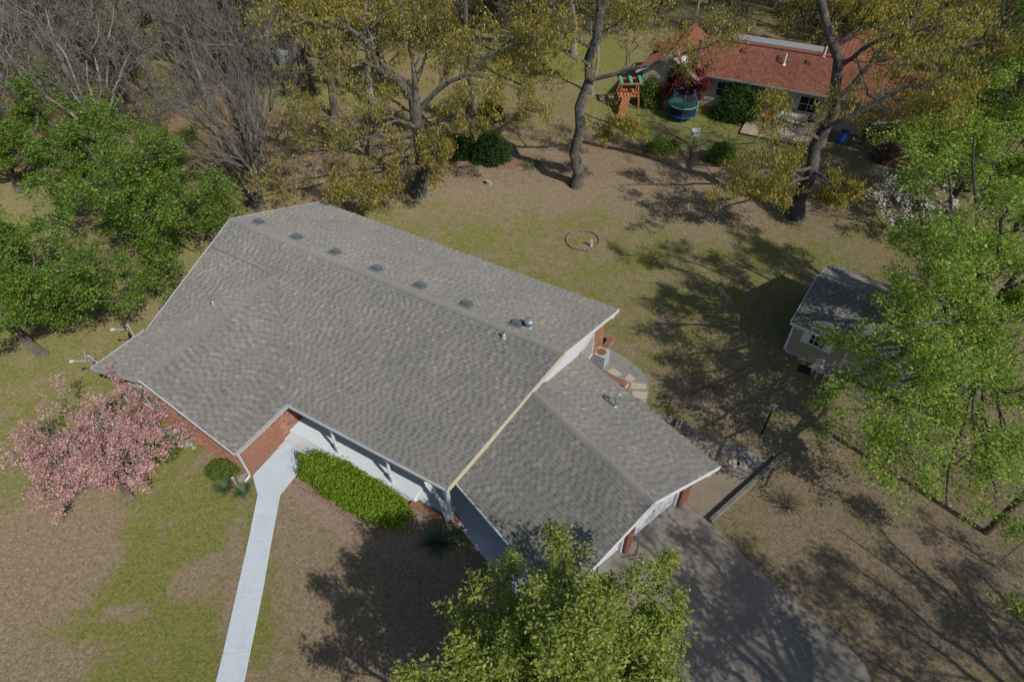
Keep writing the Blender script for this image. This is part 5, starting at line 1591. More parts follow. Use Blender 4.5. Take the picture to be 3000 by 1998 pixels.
# ------------------------------------------------------------------ things around the house
def dish(label, mount, aim, r, mat, arm_out, seed=0, tripod=False, foot=None):
    """offset satellite dish: reflector, feed arm with receiver, mast"""
    mount = np.asarray(mount, float)
    aim = np.asarray(aim, float)
    aim /= np.linalg.norm(aim)
    root = thing('satellite_dish', label, 'satellite dish', foot if foot is not None else mount)
    m = MB()
    prof = []
    for k in range(6):
        t = k / 5
        prof.append((r * t + 0.001, 0.16 * r * t * t))
    back = [(p[0], p[1] - 0.012) for p in prof[::-1]]
    m.lathe(mount, prof + back, 22, axis=aim)
    obj('reflector', m, mat, root)
    m = MB()
    low = mount + np.array([0, 0, -r * 0.95])
    end = mount + aim * arm_out + np.array([0, 0, -r * 0.55])
    m.bar(low, end, 0.03, 0.04)
    obj('feed_arm', m, 'dish_grey', root)
    m = MB()
    m.cyl(end - aim * 0.08, end + aim * 0.04 + np.array([0, 0, 0.03]), 0.045, 0.035)
    m.box(end + np.array([0, 0, -0.05]), 0.14, 0.08, 0.07, 0.4)
    obj('receiver', m, 'white_worn', root)
    m = MB()
    f = np.asarray(foot if foot is not None else mount - np.array([0, 0, r * 1.5]), float)
    k = mount - aim * 0.10 + np.array([0, 0, -0.05])
    m.cyl(k, mount - aim * 0.01, 0.05, 0.05)
    m.path([k, k * 0.6 + f * 0.4 - aim * 0.0 + np.array([0, 0, -0.04]), f], 0.022, 8)
    m.box(f, 0.16, 0.10, 0.02, 0.3)
    obj('mast', m, 'dish_grey', root)
    return root
e_l = lambda b: MP(0.0, b, HE)
q = MP(-0.06, -0.62, HE + 0.02)
dish('dark round satellite dish on the house\'s left eave', q + np.array([-0.32, 0.30, 0.45]), (-0.75, -0.55, 0.35), 0.28, 'dish_dark', 0.55, foot=q)
q = MP(-0.06, -PJ + 0.35, HE + 0.02)
dish('pale grey satellite dish above the pink dogwood', q + np.array([-0.30, 0.02, 0.42]), (-0.75, -0.55, 0.35), 0.30, 'dish_grey', 0.6, foot=q)
f = px(568, 1312)
dish('small grey satellite dish standing on the ground by the brick wall', f + np.array([-0.05, -0.05, 0.42]), (-0.5, -0.6, 0.6), 0.17, 'dish_grey', 0.3, foot=f)
# hvac unit beside the low brick wall
c0 = px(1757, 1068)
ang = TH - 0.02
ac = thing('air_conditioner', 'grey air conditioner with rust-stained top beside the house', 'air conditioner', (c0[0], c0[1], 0.03))
m = MB()
m.box((c0[0], c0[1], 0.03), 0.74, 0.66, 0.06, ang)
obj('base_pad', m, 'concrete_grey', ac)
m = MB()
m.box((c0[0], c0[1], 0.09), 0.62, 0.56, 0.72, ang)
for k in range(12):
    m.box((c0[0], c0[1], 0.14 + k * 0.052), 0.635, 0.575, 0.018, ang)
obj('cabinet', m, 'ac_body', ac)
m = MB()
m.box((c0[0], c0[1], 0.81), 0.66, 0.60, 0.045, ang)
obj('lid', m, 'ac_body', ac)
m = MB()
m.lathe((c0[0] + 0.02, c0[1] + 0.01, 0.855), [(0.22, 0), (0.2, 0.012), (0.06, 0.014)], 16)
obj('fan_grille', m, 'rust', ac)
# low brick walls by the patio
def brick_wall(label, p0, p1, wd, h, mat='brick'):
    p0, p1 = np.asarray(p0)[:2], np.asarray(p1)[:2]
    d = p1 - p0
    L = np.linalg.norm(d)
    d = d / L
    nn = np.array([-d[1], d[0]])
    root = thing('brick_wall', label, 'wall', (*((p0 + p1) / 2), 0))
    m = MB()
    qd = [p0 - nn * wd / 2, p1 - nn * wd / 2, p1 + nn * wd / 2, p0 + nn * wd / 2]
    m.hexa([(t[0], t[1], 0) for t in qd], [(t[0], t[1], h - 0.07) for t in qd])
    obj('core', m, 'mortar', root)
    m = MB()
    for k in range(4):
        brick_mesh(lay_bricks(qd[k], qd[(k + 1) % 4], 0.02, h - 0.07), m)
    obj('face_bricks', m, mat, root, 'stuff')
    u = 0.0
    while u + 0.07 < L:
        m = MB()
        a, b = p0 + d * (u + 0.004), p0 + d * (u + 0.068)
        pr = 0.02 + 0.004 * rnd.random()
        qq = [a - nn * (wd / 2 + pr), b - nn * (wd / 2 + pr), b + nn * (wd / 2 + pr), a + nn * (wd / 2 + pr)]
        m.hexa([(t[0], t[1], h - 0.07) for t in qq], [(t[0], t[1], h + 0.02 * rnd.random()) for t in qq])
        obj('brick', m, mat, root)
        u += 0.078
    return root
brick_wall('low brick wall running out from the house\'s back corner beside the air conditioner', MP(17.60, 10.35), MP(17.63, 11.7), 0.22, 0.42)
brick_wall('low brick planter wall beside the half-round patio', MP(18.15, 9.45), MP(19.45, 9.30), 0.26, 0.30)
brick_wall('short brick planter edge at the porch\'s right end', MP(14.5, -0.20), MP(15.9, -0.10), 0.16, 0.16)
m = MB()
m.lathe(MP(16.33, 0.02), [(0.24, 0), (0.25, 0.10), (0.22, 0.13)], 14)
tag(obj('brick_planter', m, 'brick_dark'), 'small rounded brick plinth beside the porch corner post', 'planter')
# flagstones on the patio
for k, pp in enumerate((((1778, 1090), (1796, 1080), (1822, 1097), (1812, 1104), (1788, 1101)), ((1828, 1112), (1842, 1097), (1861, 1110), (1847, 1121)), ((1845, 1140), (1849, 1123), (1892, 1126), (1893, 1141)), ((1850, 1160), (1852, 1147), (1897, 1150), (1890, 1180), (1874, 1172)), ((1796, 1060), (1812, 1052), (1838, 1066), (1824, 1078)), ((1845, 1080), (1858, 1072), (1880, 1092), (1870, 1104)))):
    o = slab('paving_stone', ccw([px(*p)[:2] for p in pp]), 0.02, 0.055, 'stone_tan' if k < 4 else 'concrete_grey')
    tag(o, ('cream flagstone touching the air conditioner\'s corner', 'diamond-shaped flagstone in the middle of the patio', 'flagstone at the patio\'s round edge', 'long tan flagstone at the patio\'s lower end', 'shaded grey flagstone behind the air conditioner', 'shaded grey flagstone near the patio\'s grass edge')[k], 'flagstone')
# round stepping stones and block on the pad
for k, (x, y, mt, lab) in enumerate(((2150, 1358, 'stone_tan', 'tan round stepping stone nearest the garage roof'), (2174, 1363, 'stone_tan', 'yellowish round stepping stone in the middle of three'), (2197, 1357, 'concrete_grey', 'grey round stepping stone farthest from the garage'))):
    m = MB()
    c0 = px(x, y)
    m.lathe((c0[0], c0[1], 0.02), [(0.225, 0), (0.235, 0.02), (0.235, 0.05), (0.215, 0.065)], 22)
    tag(obj('stepping_stone', m, mt), lab, 'stepping stone')
c0 = px(1987, 1247)
m = MB()
for sx in (-1, 1):
    m.box((c0[0] + sx * 0.175 * math.cos(1.0), c0[1] + sx * 0.175 * math.sin(1.0), 0.022), 0.05, 0.2, 0.2, 1.0)
for sy in (-1, 1):
    m.box((c0[0] - sy * 0.08 * math.sin(1.0), c0[1] + sy * 0.08 * math.cos(1.0), 0.022), 0.298, 0.04, 0.198, 1.0)
m.box((c0[0], c0[1], 0.022), 0.04, 0.12, 0.19, 1.0)
tag(obj('cinder_block', m, 'cinder'), 'hollow concrete block lying on the pad behind the garage', 'block')
# timber retaining edge
tim = thing('timber_edging', 'low weathered timber edging between concrete pad and lawn', 'edging', GP(0.66, 9.2))
for k in range(4):
    b0, b1 = 7.0 + k * 1.1, 7.0 + (k + 1) * 1.1 - 0.012
    for j in range(2):
        m = MB()
        m.bar(GP(0.66 + 0.01 * rnd.random(), b0, 0.06 + j * 0.13), GP(0.66 + 0.012 * rnd.random(), b1, 0.06 + j * 0.13), 0.14, 0.125)
        obj('timber', m, 'timber_old', tim)
# bricks edging the hedge bed
line = [px(x, y) for x, y in ((862, 1412), (880, 1428), (905, 1445), (935, 1462), (965, 1480), (995, 1500), (1020, 1518), (1045, 1540), (1075, 1560), (1110, 1580))]
line = resample([(p[0], p[1], 0) for p in line], 26)
for k in range(25):
    m = MB()
    a, b = line[k], line[k + 1]
    mid = (a + b) / 2
    an = math.atan2(b[1] - a[1], b[0] - a[0]) + rnd.uniform(-0.1, 0.1)
    m.box((mid[0], mid[1], 0.0), 0.155, 0.085, 0.07 + rnd.random() * 0.015, an)
    m.box((mid[0], mid[1], 0.07), 0.11, 0.07, 0.03, an)
    o = tag(obj('edging_brick', m, 'stone_pink'), 'scalloped reddish edging brick in the row bounding the hedge bed', 'edging brick', 'edging bricks of the hedge bed')
# splash block and odd bricks at the downspout
c0 = px(712, 1400)
m = MB()
m.box((c0[0], c0[1], 0), 0.34, 0.26, 0.05, 0.5)
m.box((c0[0] - 0.15, c0[1] - 0.08, 0.04), 0.05, 0.26, 0.06, 0.5)
m.box((c0[0] + 0.03, c0[1] + 0.13, 0.04), 0.34, 0.04, 0.06, 0.5)
tag(obj('splash_block', m, 'concrete_grey'), 'concrete splash block under the front corner downspout', 'splash block')
for x, y, an, lab in ((726, 1413, 0.4, 'loose pinkish brick against the splash block'), (686, 1433, 1.2, 'loose orange brick between the daffodil clumps')):
    c0 = px(x, y)
    m = MB()
    m.box((c0[0], c0[1], 0), 0.22, 0.11, 0.07, an)
    m.box((c0[0], c0[1], 0.07), 0.2, 0.09, 0.006, an)
    tag(obj('loose_brick', m, 'stone_pink' if x > 700 else 'brick'), lab, 'brick')
c0 = px(690, 1415)
m = MB()
m.lathe((c0[0], c0[1], 0), [(0.07, 0), (0.06, 0.03), (0.028, 0.06), (0.03, 0.33), (0.05, 0.36), (0.052, 0.42), (0.02, 0.45)], 12)
m.cyl((c0[0], c0[1], 0.38), (c0[0] + 0.12, c0[1] - 0.05, 0.36), 0.014)
tag(obj('garden_spigot', m, 'ac_body'), 'pale green yard spigot beside the corner shrub', 'spigot')
# white fan trellis in front of the corner post
root = px(1310, 1537)
tr = thing('trellis', 'white fan-shaped wooden trellis leaning at the porch corner', 'trellis', root)
tops = [px(1286, 1460, 1.1), px(1301, 1465, 1.2), px(1312, 1470, 1.25), px(1318, 1475, 1.22), px(1330, 1483, 1.1)]
for t in tops:
    m = MB()
    m.bar(root + np.array([0, 0, 0.0]) + (t - root) * 0.0, t, 0.034, 0.022, (0.4, -0.8, 0.2))
    obj('slat', m, 'white_paint', tr)
for fr in (0.45, 0.7, 0.9):
    m = MB()
    a, b = root + (tops[0] - root) * fr, root + (tops[-1] - root) * fr
    m.bar(a - (b - a) * 0.1, b + (b - a) * 0.12, 0.022, 0.016)
    obj('crosspiece', m, 'white_paint', tr)
# fire ring of bricks with a little statue
cL, cR = px(1661, 706), px(1757, 706)
cc = (cL + cR) / 2 + np.array([0, 0.02, 0])
rad = np.linalg.norm(cR - cL) / 2
ring = thing('brick_ring', 'round ring of pink bricks on the back lawn', 'flower bed', cc)
nb = 24
for k in range(nb):
    a = 6.2832 * k / nb
    m = MB()
    m.box((cc[0] + math.cos(a) * rad, cc[1] + math.sin(a) * rad, 0), 0.12, 0.215, 0.08 + 0.04 * rnd.random(), a + rnd.uniform(-0.08, 0.08))
    obj('brick', m, 'stone_pink', ring)
c0 = px(1731, 722)
st = thing('garden_statue', 'small pale stone statue inside the brick ring', 'statue', c0)
m = MB()
m.box((c0[0], c0[1], 0), 0.16, 0.14, 0.08, 0.3)
obj('plinth', m, 'cinder', st)
m = MB()
m.lathe((c0[0], c0[1], 0.08), [(0.075, 0), (0.085, 0.06), (0.06, 0.16), (0.075, 0.24), (0.06, 0.30), (0.028, 0.33), (0.045, 0.37), (0.048, 0.42), (0.02, 0.46)], 12)
m.cyl((c0[0] + 0.05, c0[1], 0.36), (c0[0] + 0.15, c0[1] - 0.05, 0.42), 0.02, 0.014)
m.cyl((c0[0] - 0.05, c0[1], 0.36), (c0[0] - 0.12, c0[1] - 0.03, 0.44), 0.02, 0.014)
obj('figure', m, 'cinder', st)
# tree stump
c0 = px(1432, 540)
m = MB()
m.lathe((c0[0], c0[1], 0), [(0.26, 0), (0.20, 0.06), (0.17, 0.16), (0.15, 0.2)], 12)
m.box((c0[0] - 0.1, c0[1], 0), 0.16, 0.3, 0.26, 0.5)
tag(obj('tree_stump', m, 'bark_pale'), 'short cut tree stump on the back lawn edge', 'stump')
# ------------------------------------------------------------------ poles, wires
def pole(name, label, base, h, r, mat, cat='pole', top=None):
    root = thing(name, label, cat, base)
    m = MB()
    b = np.asarray(base, float)
    m.cyl(b, b + np.array([0, 0, h]), r, r * 0.85, 12)
    obj('shaft', m, mat, root)
    if top:
        top(root, b + np.array([0, 0, h]))
    return root
def fixture(root, t):
    m = MB()
    m.box(t + np.array([0, 0, -0.02]), 0.17, 0.15, 0.20, 0.5)
    m.box(t + np.array([0, 0, 0.18]), 0.20, 0.18, 0.03, 0.5)
    obj('meter_box', m, 'grey_metal', root)
bp_ = px(2231, 1272)
pole('service_post', 'short dark post with a grey box on top behind the garage', bp_, 1.72, 0.045, 'black_metal', 'post', fixture)
pole('utility_pole', 'brown wooden utility pole at the right edge, under the light green tree', px(2887, 1560), 8.0, 0.13, 'timber_pole', 'utility pole', None)
pole('metal_pole', 'thin grey metal pole right of the sandy patch', px(2914, 1660), 2.4, 0.028, 'grey_metal')
pole('metal_pole', 'thin grey metal pole near the lower right corner', px(2906, 1874), 5.2, 0.03, 'grey_metal')
# weatherhead on the garage roof
gm = GP(-4.05, 6.35)
ma, mbb = to_gar(gm)
base = GP(ma, mbb, zg(mbb))
root = thing('service_mast', 'bent metal service mast on the garage\'s rear roof slope', 'mast', base)
m = MB()
m.cyl(base - np.array([0, 0, 0.05]), base + np.array([0, 0, 0.55]), 0.035, 0.035, 10)
obj('conduit', m, 'galvanised', root)
m = MB()
m.lathe(base, [(0.12, -0.02), (0.09, 0.05), (0.04, 0.09)], 12)
obj('flashing', m, 'grey_metal', root)
m = MB()
hd = base + np.array([0, 0, 0.55])
m.path([hd, hd + np.array([0.06, 0.05, 0.10]), hd + np.array([0.18, 0.05, 0.08]), hd + np.array([0.22, 0.03, -0.02])], 0.045, 10)
m.path([hd + np.array([0.2, 0, 0]), hd + np.array([0.12, -0.18, -0.1]), hd + np.array([0.02, -0.12, -0.3])], 0.014, 6)
m.path([hd + np.array([0.2, 0.02, 0]), hd + np.array([0.2, 0.2, -0.12]), hd + np.array([0.05, 0.12, -0.3])], 0.014, 6)
obj('weatherhead', m, 'grey_metal', root)
def wire(label, p0, p1, sag, r=0.010):
    p0, p1 = np.asarray(p0, float), np.asarray(p1, float)
    pts = [p0 + (p1 - p0) * t - np.array([0, 0, sag * 4 * t * (1 - t)]) for t in np.linspace(0, 1, 16)]
    m = MB()
    m.path(pts, r, 5)
    tag(obj('power_line', m, 'timber_old'), label, 'wire')
ptop = bp_ + np.array([0, 0, 1.86])
wire('thin wire from the garage mast to the dark post', hd + np.array([0.2, 0.02, 0.02]), ptop, 0.12)
wire('thin wire from the dark post away to the right', ptop, pxY(2900, 1180, 13.0), 0.25)
# ------------------------------------------------------------------ shed
SF, SU, SVd = np.array([12.54, 20.286]), np.array([0.775, -0.632]), np.array([0.632, 0.775])
def SP(u, v, z=0.0):
    p = SF + SU * u + SVd * v
    return np.array([p[0], p[1], z])
SLn, SDp, SRv, SEz, SRz = 7.0, 5.2, 2.2, 2.0, 3.05
shed = thing('garden_shed', 'beige wooden garden shed with white trim and grey roof', 'shed', SP(SLn / 2, SDp / 2))
m = MB()
w0, w1, v0_, v1_ = 0.12, SLn - 0.12, 0.22, SDp - 0.22
wallpts = [SP(w0, v0_), SP(w1, v0_), SP(w1, v1_), SP(w0, v1_)]
zs = lambda v: SEz + (SRz - SEz) * (v / SRv if v < SRv else (SDp - v) / (SDp - SRv))
m.prism([(p[0], p[1], 0.22) for p in wallpts], (0, 0, SEz - 0.20))
for u in (w0, w1):
    m.prism([SP(u - 0.03, v0_, SEz - 0.02), SP(u - 0.03, v1_, SEz - 0.02), SP(u - 0.03, SRv, SRz - 0.09)], (SU[0] * 0.06, SU[1] * 0.06, 0))
obj('wall', m, 'beige_siding', shed)
sw = bpy.data.objects[-1] if False else None
k = 0
for u in np.arange(w0 + 0.2, w1, 0.2):                       # grooved vertical boards
    m = MB()
    m.hexa([SP(u - 0.09, v0_ - 0.012, 0.22), SP(u + 0.09, v0_ - 0.012, 0.22), SP(u + 0.09, v0_ + 0.01, 0.22), SP(u - 0.09, v0_ + 0.01, 0.22)], [SP(u - 0.09, v0_ - 0.012, SEz - 0.1), SP(u + 0.09, v0_ - 0.012, SEz - 0.1), SP(u + 0.09, v0_ + 0.01, SEz - 0.1), SP(u - 0.09, v0_ + 0.01, SEz - 0.1)])
    obj('board', m, 'beige_siding', shed)
m = MB()
for a_, b_ in ((0.0, SRv), (SRv, SDp)):
    m.prism([SP(0, a_, zs(a_) - 0.07), SP(SLn, a_, zs(a_) - 0.07), SP(SLn, b_, zs(b_) - 0.07), SP(0, b_, zs(b_) - 0.07)], (0, 0, 0.07))
sroof = obj('roof', m, 'deck', shed)
SH['mb'], SH['big'] = MB(), []
s1 = (SRz - SEz) / SRv
U, V, nr, kk_ = slope_basis(SU, SVd, s1)
shingle_plane(SP(0, 0, SEz), U, V, nr, SRv * kk_, lambda v: [(0, SLn)])
s2 = (SRz - SEz) / (SDp - SRv)
U, V, nr, kk_ = slope_basis(SU, -SVd, s2)
shingle_plane(SP(0, SDp, SEz), U, V, nr, (SDp - SRv) * kk_, lambda v: [(0, SLn)])
obj('shingles', SH['mb'], ['shingle', 'shingle_dark', 'shingle_low'], sroof, 'stuff')
def sboard(u0, u1, z0, z1, mat='white_paint', d=0.03, name='trim', par=None):
    m = MB()
    f = v0_ - 0.013
    m.hexa([SP(u0, f - d, z0), SP(u1, f - d, z0), SP(u1, f, z0), SP(u0, f, z0)], [SP(u0, f - d, z1), SP(u1, f - d, z1), SP(u1, f, z1), SP(u0, f, z1)])
    return obj(name, m, mat, par or shed)
sboard(w0 - 0.02, w0 + 0.08, 0.2, SEz - 0.1)
sboard(w1 - 0.08, w1 + 0.02, 0.2, SEz - 0.1)
m = MB()
m.bar(SP(-0.01, -0.012, SEz - 0.06), SP(SLn, -0.012, SEz - 0.06), 0.024, 0.13)
obj('fascia', m, 'white_paint', shed)
for u, a_, b_ in ((-0.014, 0, SRv), (-0.014, SRv, SDp), (SLn + 0.014, 0, SRv), (SLn + 0.014, SRv, SDp)):
    m = MB()
    m.bar(SP(u, a_, zs(a_) - 0.05), SP(u, b_, zs(b_) - 0.05), 0.026, 0.11)
    obj('rake_board', m, 'white_paint', shed)
p_in = SP(0, v0_ - 0.014)
for u0 in (0.95, 5.1):
    add_window(shed, p_in, SU, -SVd, u0, u0 + 0.72, 1.08, 1.80, pane='glass_dark', rows_=2, cols=3)
    sboard(u0 - 0.32, u0 - 0.01, 1.04, 1.84, name='shutter')
    sboard(u0 + 0.73, u0 + 1.04, 1.04, 1.84, name='shutter')
for u0 in (2.55, 3.45):
    dr = sboard(u0, u0 + 0.86, 0.22, 1.86, 'beige_siding', 0.02, 'door')
    for a_, b_, c_, d_ in ((u0, u0 + 0.08, 0.22, 1.86), (u0 + 0.78, u0 + 0.86, 0.22, 1.86), (u0 + 0.085, u0 + 0.775, 0.22, 0.30), (u0 + 0.085, u0 + 0.775, 1.0, 1.08), (u0 + 0.085, u0 + 0.775, 1.78, 1.86)):
        sboard(a_, b_, c_, d_, 'white_paint', 0.034, 'door_trim', dr)
    m = MB()
    f = v0_ - 0.04
    m.bar(SP(u0 + 0.1, f, 0.32), SP(u0 + 0.76, f, 0.98), 0.02, 0.07, (SVd[0], SVd[1], 0))
    m.bar(SP(u0 + 0.76, f - 0.004, 0.32), SP(u0 + 0.1, f - 0.004, 0.98), 0.02, 0.07, (SVd[0], SVd[1], 0))
    obj('brace', m, 'white_paint', dr)
    m = MB()
    m.box(SP(u0 + (0.04 if u0 > 3 else 0.82), v0_ - 0.06, 1.02), 0.10, 0.03, 0.05, math.atan2(SU[1], SU[0]))
    obj('latch', m, 'black_metal', dr)
# lattice skirt
m = MB()
u = w0
while u < 2.5:
    for s_ in (0, 1):
        a_, b_ = (u, u + 0.20) if s_ == 0 else (u + 0.20, u)
        m.bar(SP(a_, v0_ + 0.02 - 0.012 * s_, 0.01), SP(b_, v0_ + 0.02 - 0.012 * s_, 0.21), 0.008, 0.03, (SVd[0], SVd[1], 0))
    u += 0.10
obj('lattice', m, 'white_paint', shed)
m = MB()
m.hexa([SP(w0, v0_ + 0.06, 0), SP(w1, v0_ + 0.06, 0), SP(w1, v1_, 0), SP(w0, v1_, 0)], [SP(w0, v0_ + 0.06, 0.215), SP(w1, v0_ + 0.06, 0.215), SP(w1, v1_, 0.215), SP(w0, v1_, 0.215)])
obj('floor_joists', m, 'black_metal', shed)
m = MB()
for k in range(3):
    m.hexa([SP(2.5, v0_ - 0.5 - 0.18 * k, 0), SP(4.4, v0_ - 0.5 - 0.18 * k, 0), SP(4.4, v0_ - 0.34 - 0.18 * k, 0), SP(2.5, v0_ - 0.34 - 0.18 * k, 0)], [SP(2.5, v0_ - 0.5 - 0.18 * k, 0.14 - 0.03 * k), SP(4.4, v0_ - 0.5 - 0.18 * k, 0.14 - 0.03 * k), SP(4.4, v0_ - 0.34 - 0.18 * k, 0.17 - 0.03 * k), SP(2.5, v0_ - 0.34 - 0.18 * k, 0.17 - 0.03 * k)])
obj('ramp', m, 'timber_old', shed)
# white garden chair frame by the shed, and the small dark mat
c0 = px(2393, 1102)
ch = thing('garden_chair', 'white metal garden chair frame beside the shed\'s front', 'chair', c0)
for dx, dy in ((-0.2, -0.2), (0.2, -0.2), (0.2, 0.2), (-0.2, 0.2)):
    m = MB()
    m.cyl(c0 + np.array([dx, dy, 0]), c0 + np.array([dx * 0.9, dy * 0.9, 0.42]), 0.014, 0.014, 8)
    obj('leg', m, 'white_paint', ch)
m = MB()
for k in range(7):
    m.bar(c0 + np.array([-0.2, -0.2 + k * 0.066, 0.43]), c0 + np.array([0.2, -0.2 + k * 0.066, 0.43]), 0.03, 0.012)
obj('seat', m, 'white_worn', ch)
m = MB()
m.path([c0 + np.array([-0.19, 0.19, 0.43]), c0 + np.array([-0.18, 0.27, 0.85]), c0 + np.array([0.18, 0.27, 0.85]), c0 + np.array([0.19, 0.19, 0.43])], 0.014, 8)
for k in range(4):
    m.bar(c0 + np.array([-0.12 + k * 0.08, 0.195, 0.43]), c0 + np.array([-0.12 + k * 0.08, 0.268, 0.85]), 0.02, 0.01)
obj('backrest', m, 'white_paint', ch)
m = MB()
c0 = px(2356, 1085)
m.box((c0[0], c0[1], 0.0), 0.5, 0.42, 0.08, -0.55)
m.box((c0[0], c0[1], 0.08), 0.44, 0.36, 0.03, -0.55)
tag(obj('ground_hatch', m, 'black_metal'), 'square dark lid on the grass in front of the shed', 'lid')
# ------------------------------------------------------------------ neighbour's house
RO = np.array([10.2, 46.6])
ra = R_(-28)
RE, RN = np.array([math.cos(ra), math.sin(ra)]), np.array([-math.sin(ra), math.cos(ra)])
def RP(a, b, z=0.0):
    p = RO + RE * a + RN * b
    return np.array([p[0], p[1], z])
red = thing('red_roofed_house', 'neighbour\'s pale-sided house with rust-red shingle roof', 'house', RP(7, 4))
m = MB()
m.prism([RP(3.6, 1.45), RP(15.5, 1.45), RP(15.5, 6.5), RP(3.6, 6.5)], (0, 0, 2.45))
m.prism([RP(0, 0), RP(4.0, 0), RP(4.0, 5.5), RP(0, 5.5)], (0, 0, 2.5))
obj('wall', m, 'tan_siding', red)
m = MB()
zr = 2.45
for z in np.arange(0.12, 2.4, 0.15):
    m.hexa([RP(0.0, -0.014, z), RP(4.0, -0.014, z), RP(4.0, 0.01, z), RP(0.0, 0.01, z)], [RP(0.0, -0.004, z + 0.14), RP(4.0, -0.004, z + 0.14), RP(4.0, 0.01, z + 0.14), RP(0.0, 0.01, z + 0.14)])
    m.hexa([RP(4.03, 1.436, z), RP(15.5, 1.436, z), RP(15.5, 1.46, z), RP(4.03, 1.46, z)], [RP(4.03, 1.446, z + 0.14), RP(15.5, 1.446, z + 0.14), RP(15.5, 1.46, z + 0.14), RP(4.03, 1.46, z + 0.14)])
obj('siding', m, 'tan_siding', red)
m = MB()
m.prism([RP(0, 0.0, 2.5), RP(4.0, 0.0, 2.5), RP(2.0, 0.0, 3.85)], (RN[0] * 0.1, RN[1] * 0.1, 0))
obj('gable_siding', m, 'tan_siding', red)
m = MB()
def rdeck(pts):
    m.prism([np.asarray(p) - np.array([0, 0, 0.1]) for p in pts], (0, 0, 0.1))
zR = 3.92
rdeck([RP(3.2, 0.9, 2.5), RP(16, 0.9, 2.5), RP(16, 4.0, zR), RP(3.2, 4.0, zR)])
rdeck([RP(3.2, 4.0, zR), RP(16, 4.0, zR), RP(16, 7.1, 2.5), RP(3.2, 7.1, 2.5)])
rdeck([RP(-0.4, -0.45, 2.46), RP(2.0, -0.45, 4.05), RP(2.0, 5.9, 4.05), RP(-0.4, 5.9, 2.46)])
rdeck([RP(2.0, -0.45, 4.05), RP(4.4, -0.45, 2.46), RP(4.4, 5.9, 2.46), RP(2.0, 5.9, 4.05)])
rroof = obj('roof', m, 'red_shingle', red)
SH['mb'], SH['big'] = MB(), []
old_e = SH_E
SH_E = 0.19
s1 = (zR - 2.5) / 3.1
U, V, nr, kk_ = slope_basis(RE, RN, s1)
shingle_plane(RP(0, 0.9, 2.5), U, V, nr, 3.1 * kk_, lambda v: [(3.2, 16)])
U, V, nr, kk_ = slope_basis(RE, -RN, s1)
shingle_plane(RP(0, 7.1, 2.5), U, V, nr, 3.1 * kk_, lambda v: [(3.2, 16)])
s1 = 1.59 / 2.4
U, V, nr, kk_ = slope_basis(RN, RE, s1)
shingle_plane(RP(-0.4, 0, 2.46), U, V, nr, 2.4 * kk_, lambda v: [(-0.45, 5.9)])
U, V, nr, kk_ = slope_basis(RN, -RE, s1)
shingle_plane(RP(4.4, 0, 2.46), U, V, nr, 2.4 * kk_, lambda v: [(-0.45, 5.9)])
SH_E = old_e
obj('shingles', SH['mb'], ['red_shingle', 'red_shingle', 'red_shingle'], rroof, 'stuff')
m = MB()
m.bar(RP(3.1, 4.0, zR + 0.03), RP(16, 4.0, zR + 0.03), 0.3, 0.05)
m.bar(RP(2.0, -0.46, 4.09), RP(2.0, 5.9, 4.09), 0.3, 0.05)
obj('ridge_cap', m, 'red_metal', rroof)
for a0, b0 in ((8.9, 3.2), (10.8, 3.2), (6.3, 3.3)):
    m = MB()
    z = 2.5 + (b0 - 0.9) * 0.458
    m.hexa([RP(a0 - 0.2, b0 - 0.2, z - 0.1), RP(a0 + 0.2, b0 - 0.2, z - 0.1), RP(a0 + 0.2, b0 + 0.2, z + 0.08), RP(a0 - 0.2, b0 + 0.2, z + 0.08)], [RP(a0 - 0.16, b0 - 0.16, z + 0.12), RP(a0 + 0.16, b0 - 0.16, z + 0.12), RP(a0 + 0.16, b0 + 0.16, z + 0.24), RP(a0 - 0.16, b0 + 0.16, z + 0.24)])
    obj('roof_vent', m, 'brick_dark', rroof)
for a0, b0, h in ((9.25, 2.75, 0.75), (11.6, 3.95, 0.6)):
    m = MB()
    z = 2.5 + (b0 - 0.9) * 0.458
    m.cyl(RP(a0, b0, z - 0.05), RP(a0, b0, z + h), 0.06, 0.06, 10)
    m.cyl(RP(a0, b0, z - 0.02), RP(a0, b0, z + 0.08), 0.14, 0.08, 10)
    obj('vent_pipe', m, 'white_paint', rroof)
# dormer gablet on the wing, grey low roof and hipped metal wing behind
m = MB()
m.prism([RP(-0.2, 3.0, 2.75), RP(1.3, 3.0, 3.6), RP(0.4, 2.2, 3.05)], (0, 0, 0.55))
obj('dormer', m, 'red_shingle', red)
m = MB()
m.prism([RP(5.0, 4.5, 3.72), RP(11.4, 4.5, 3.72), RP(11.4, 5.7, 3.66), RP(5.0, 5.7, 3.66)], (0, 0, 0.22))
m.prism([RP(5.1, 5.2, 2.3), RP(11.3, 5.2, 2.3), RP(11.3, 5.6, 2.3), RP(5.1, 5.6, 2.3)], (0, 0, 1.38))
obj('flat_roof', m, 'flat_membrane', red)
m = MB()
ap = RP(13.9, 6.6, 5.2)
cs = [RP(11.4, 4.3, 3.55), RP(16.3, 4.3, 3.55), RP(16.3, 9.2, 3.3), RP(11.4, 9.2, 3.3)]
m.add(cs + [ap], [(0, 1, 4), (1, 2, 4), (2, 3, 4), (3, 0, 4), (3, 2, 1, 0)])
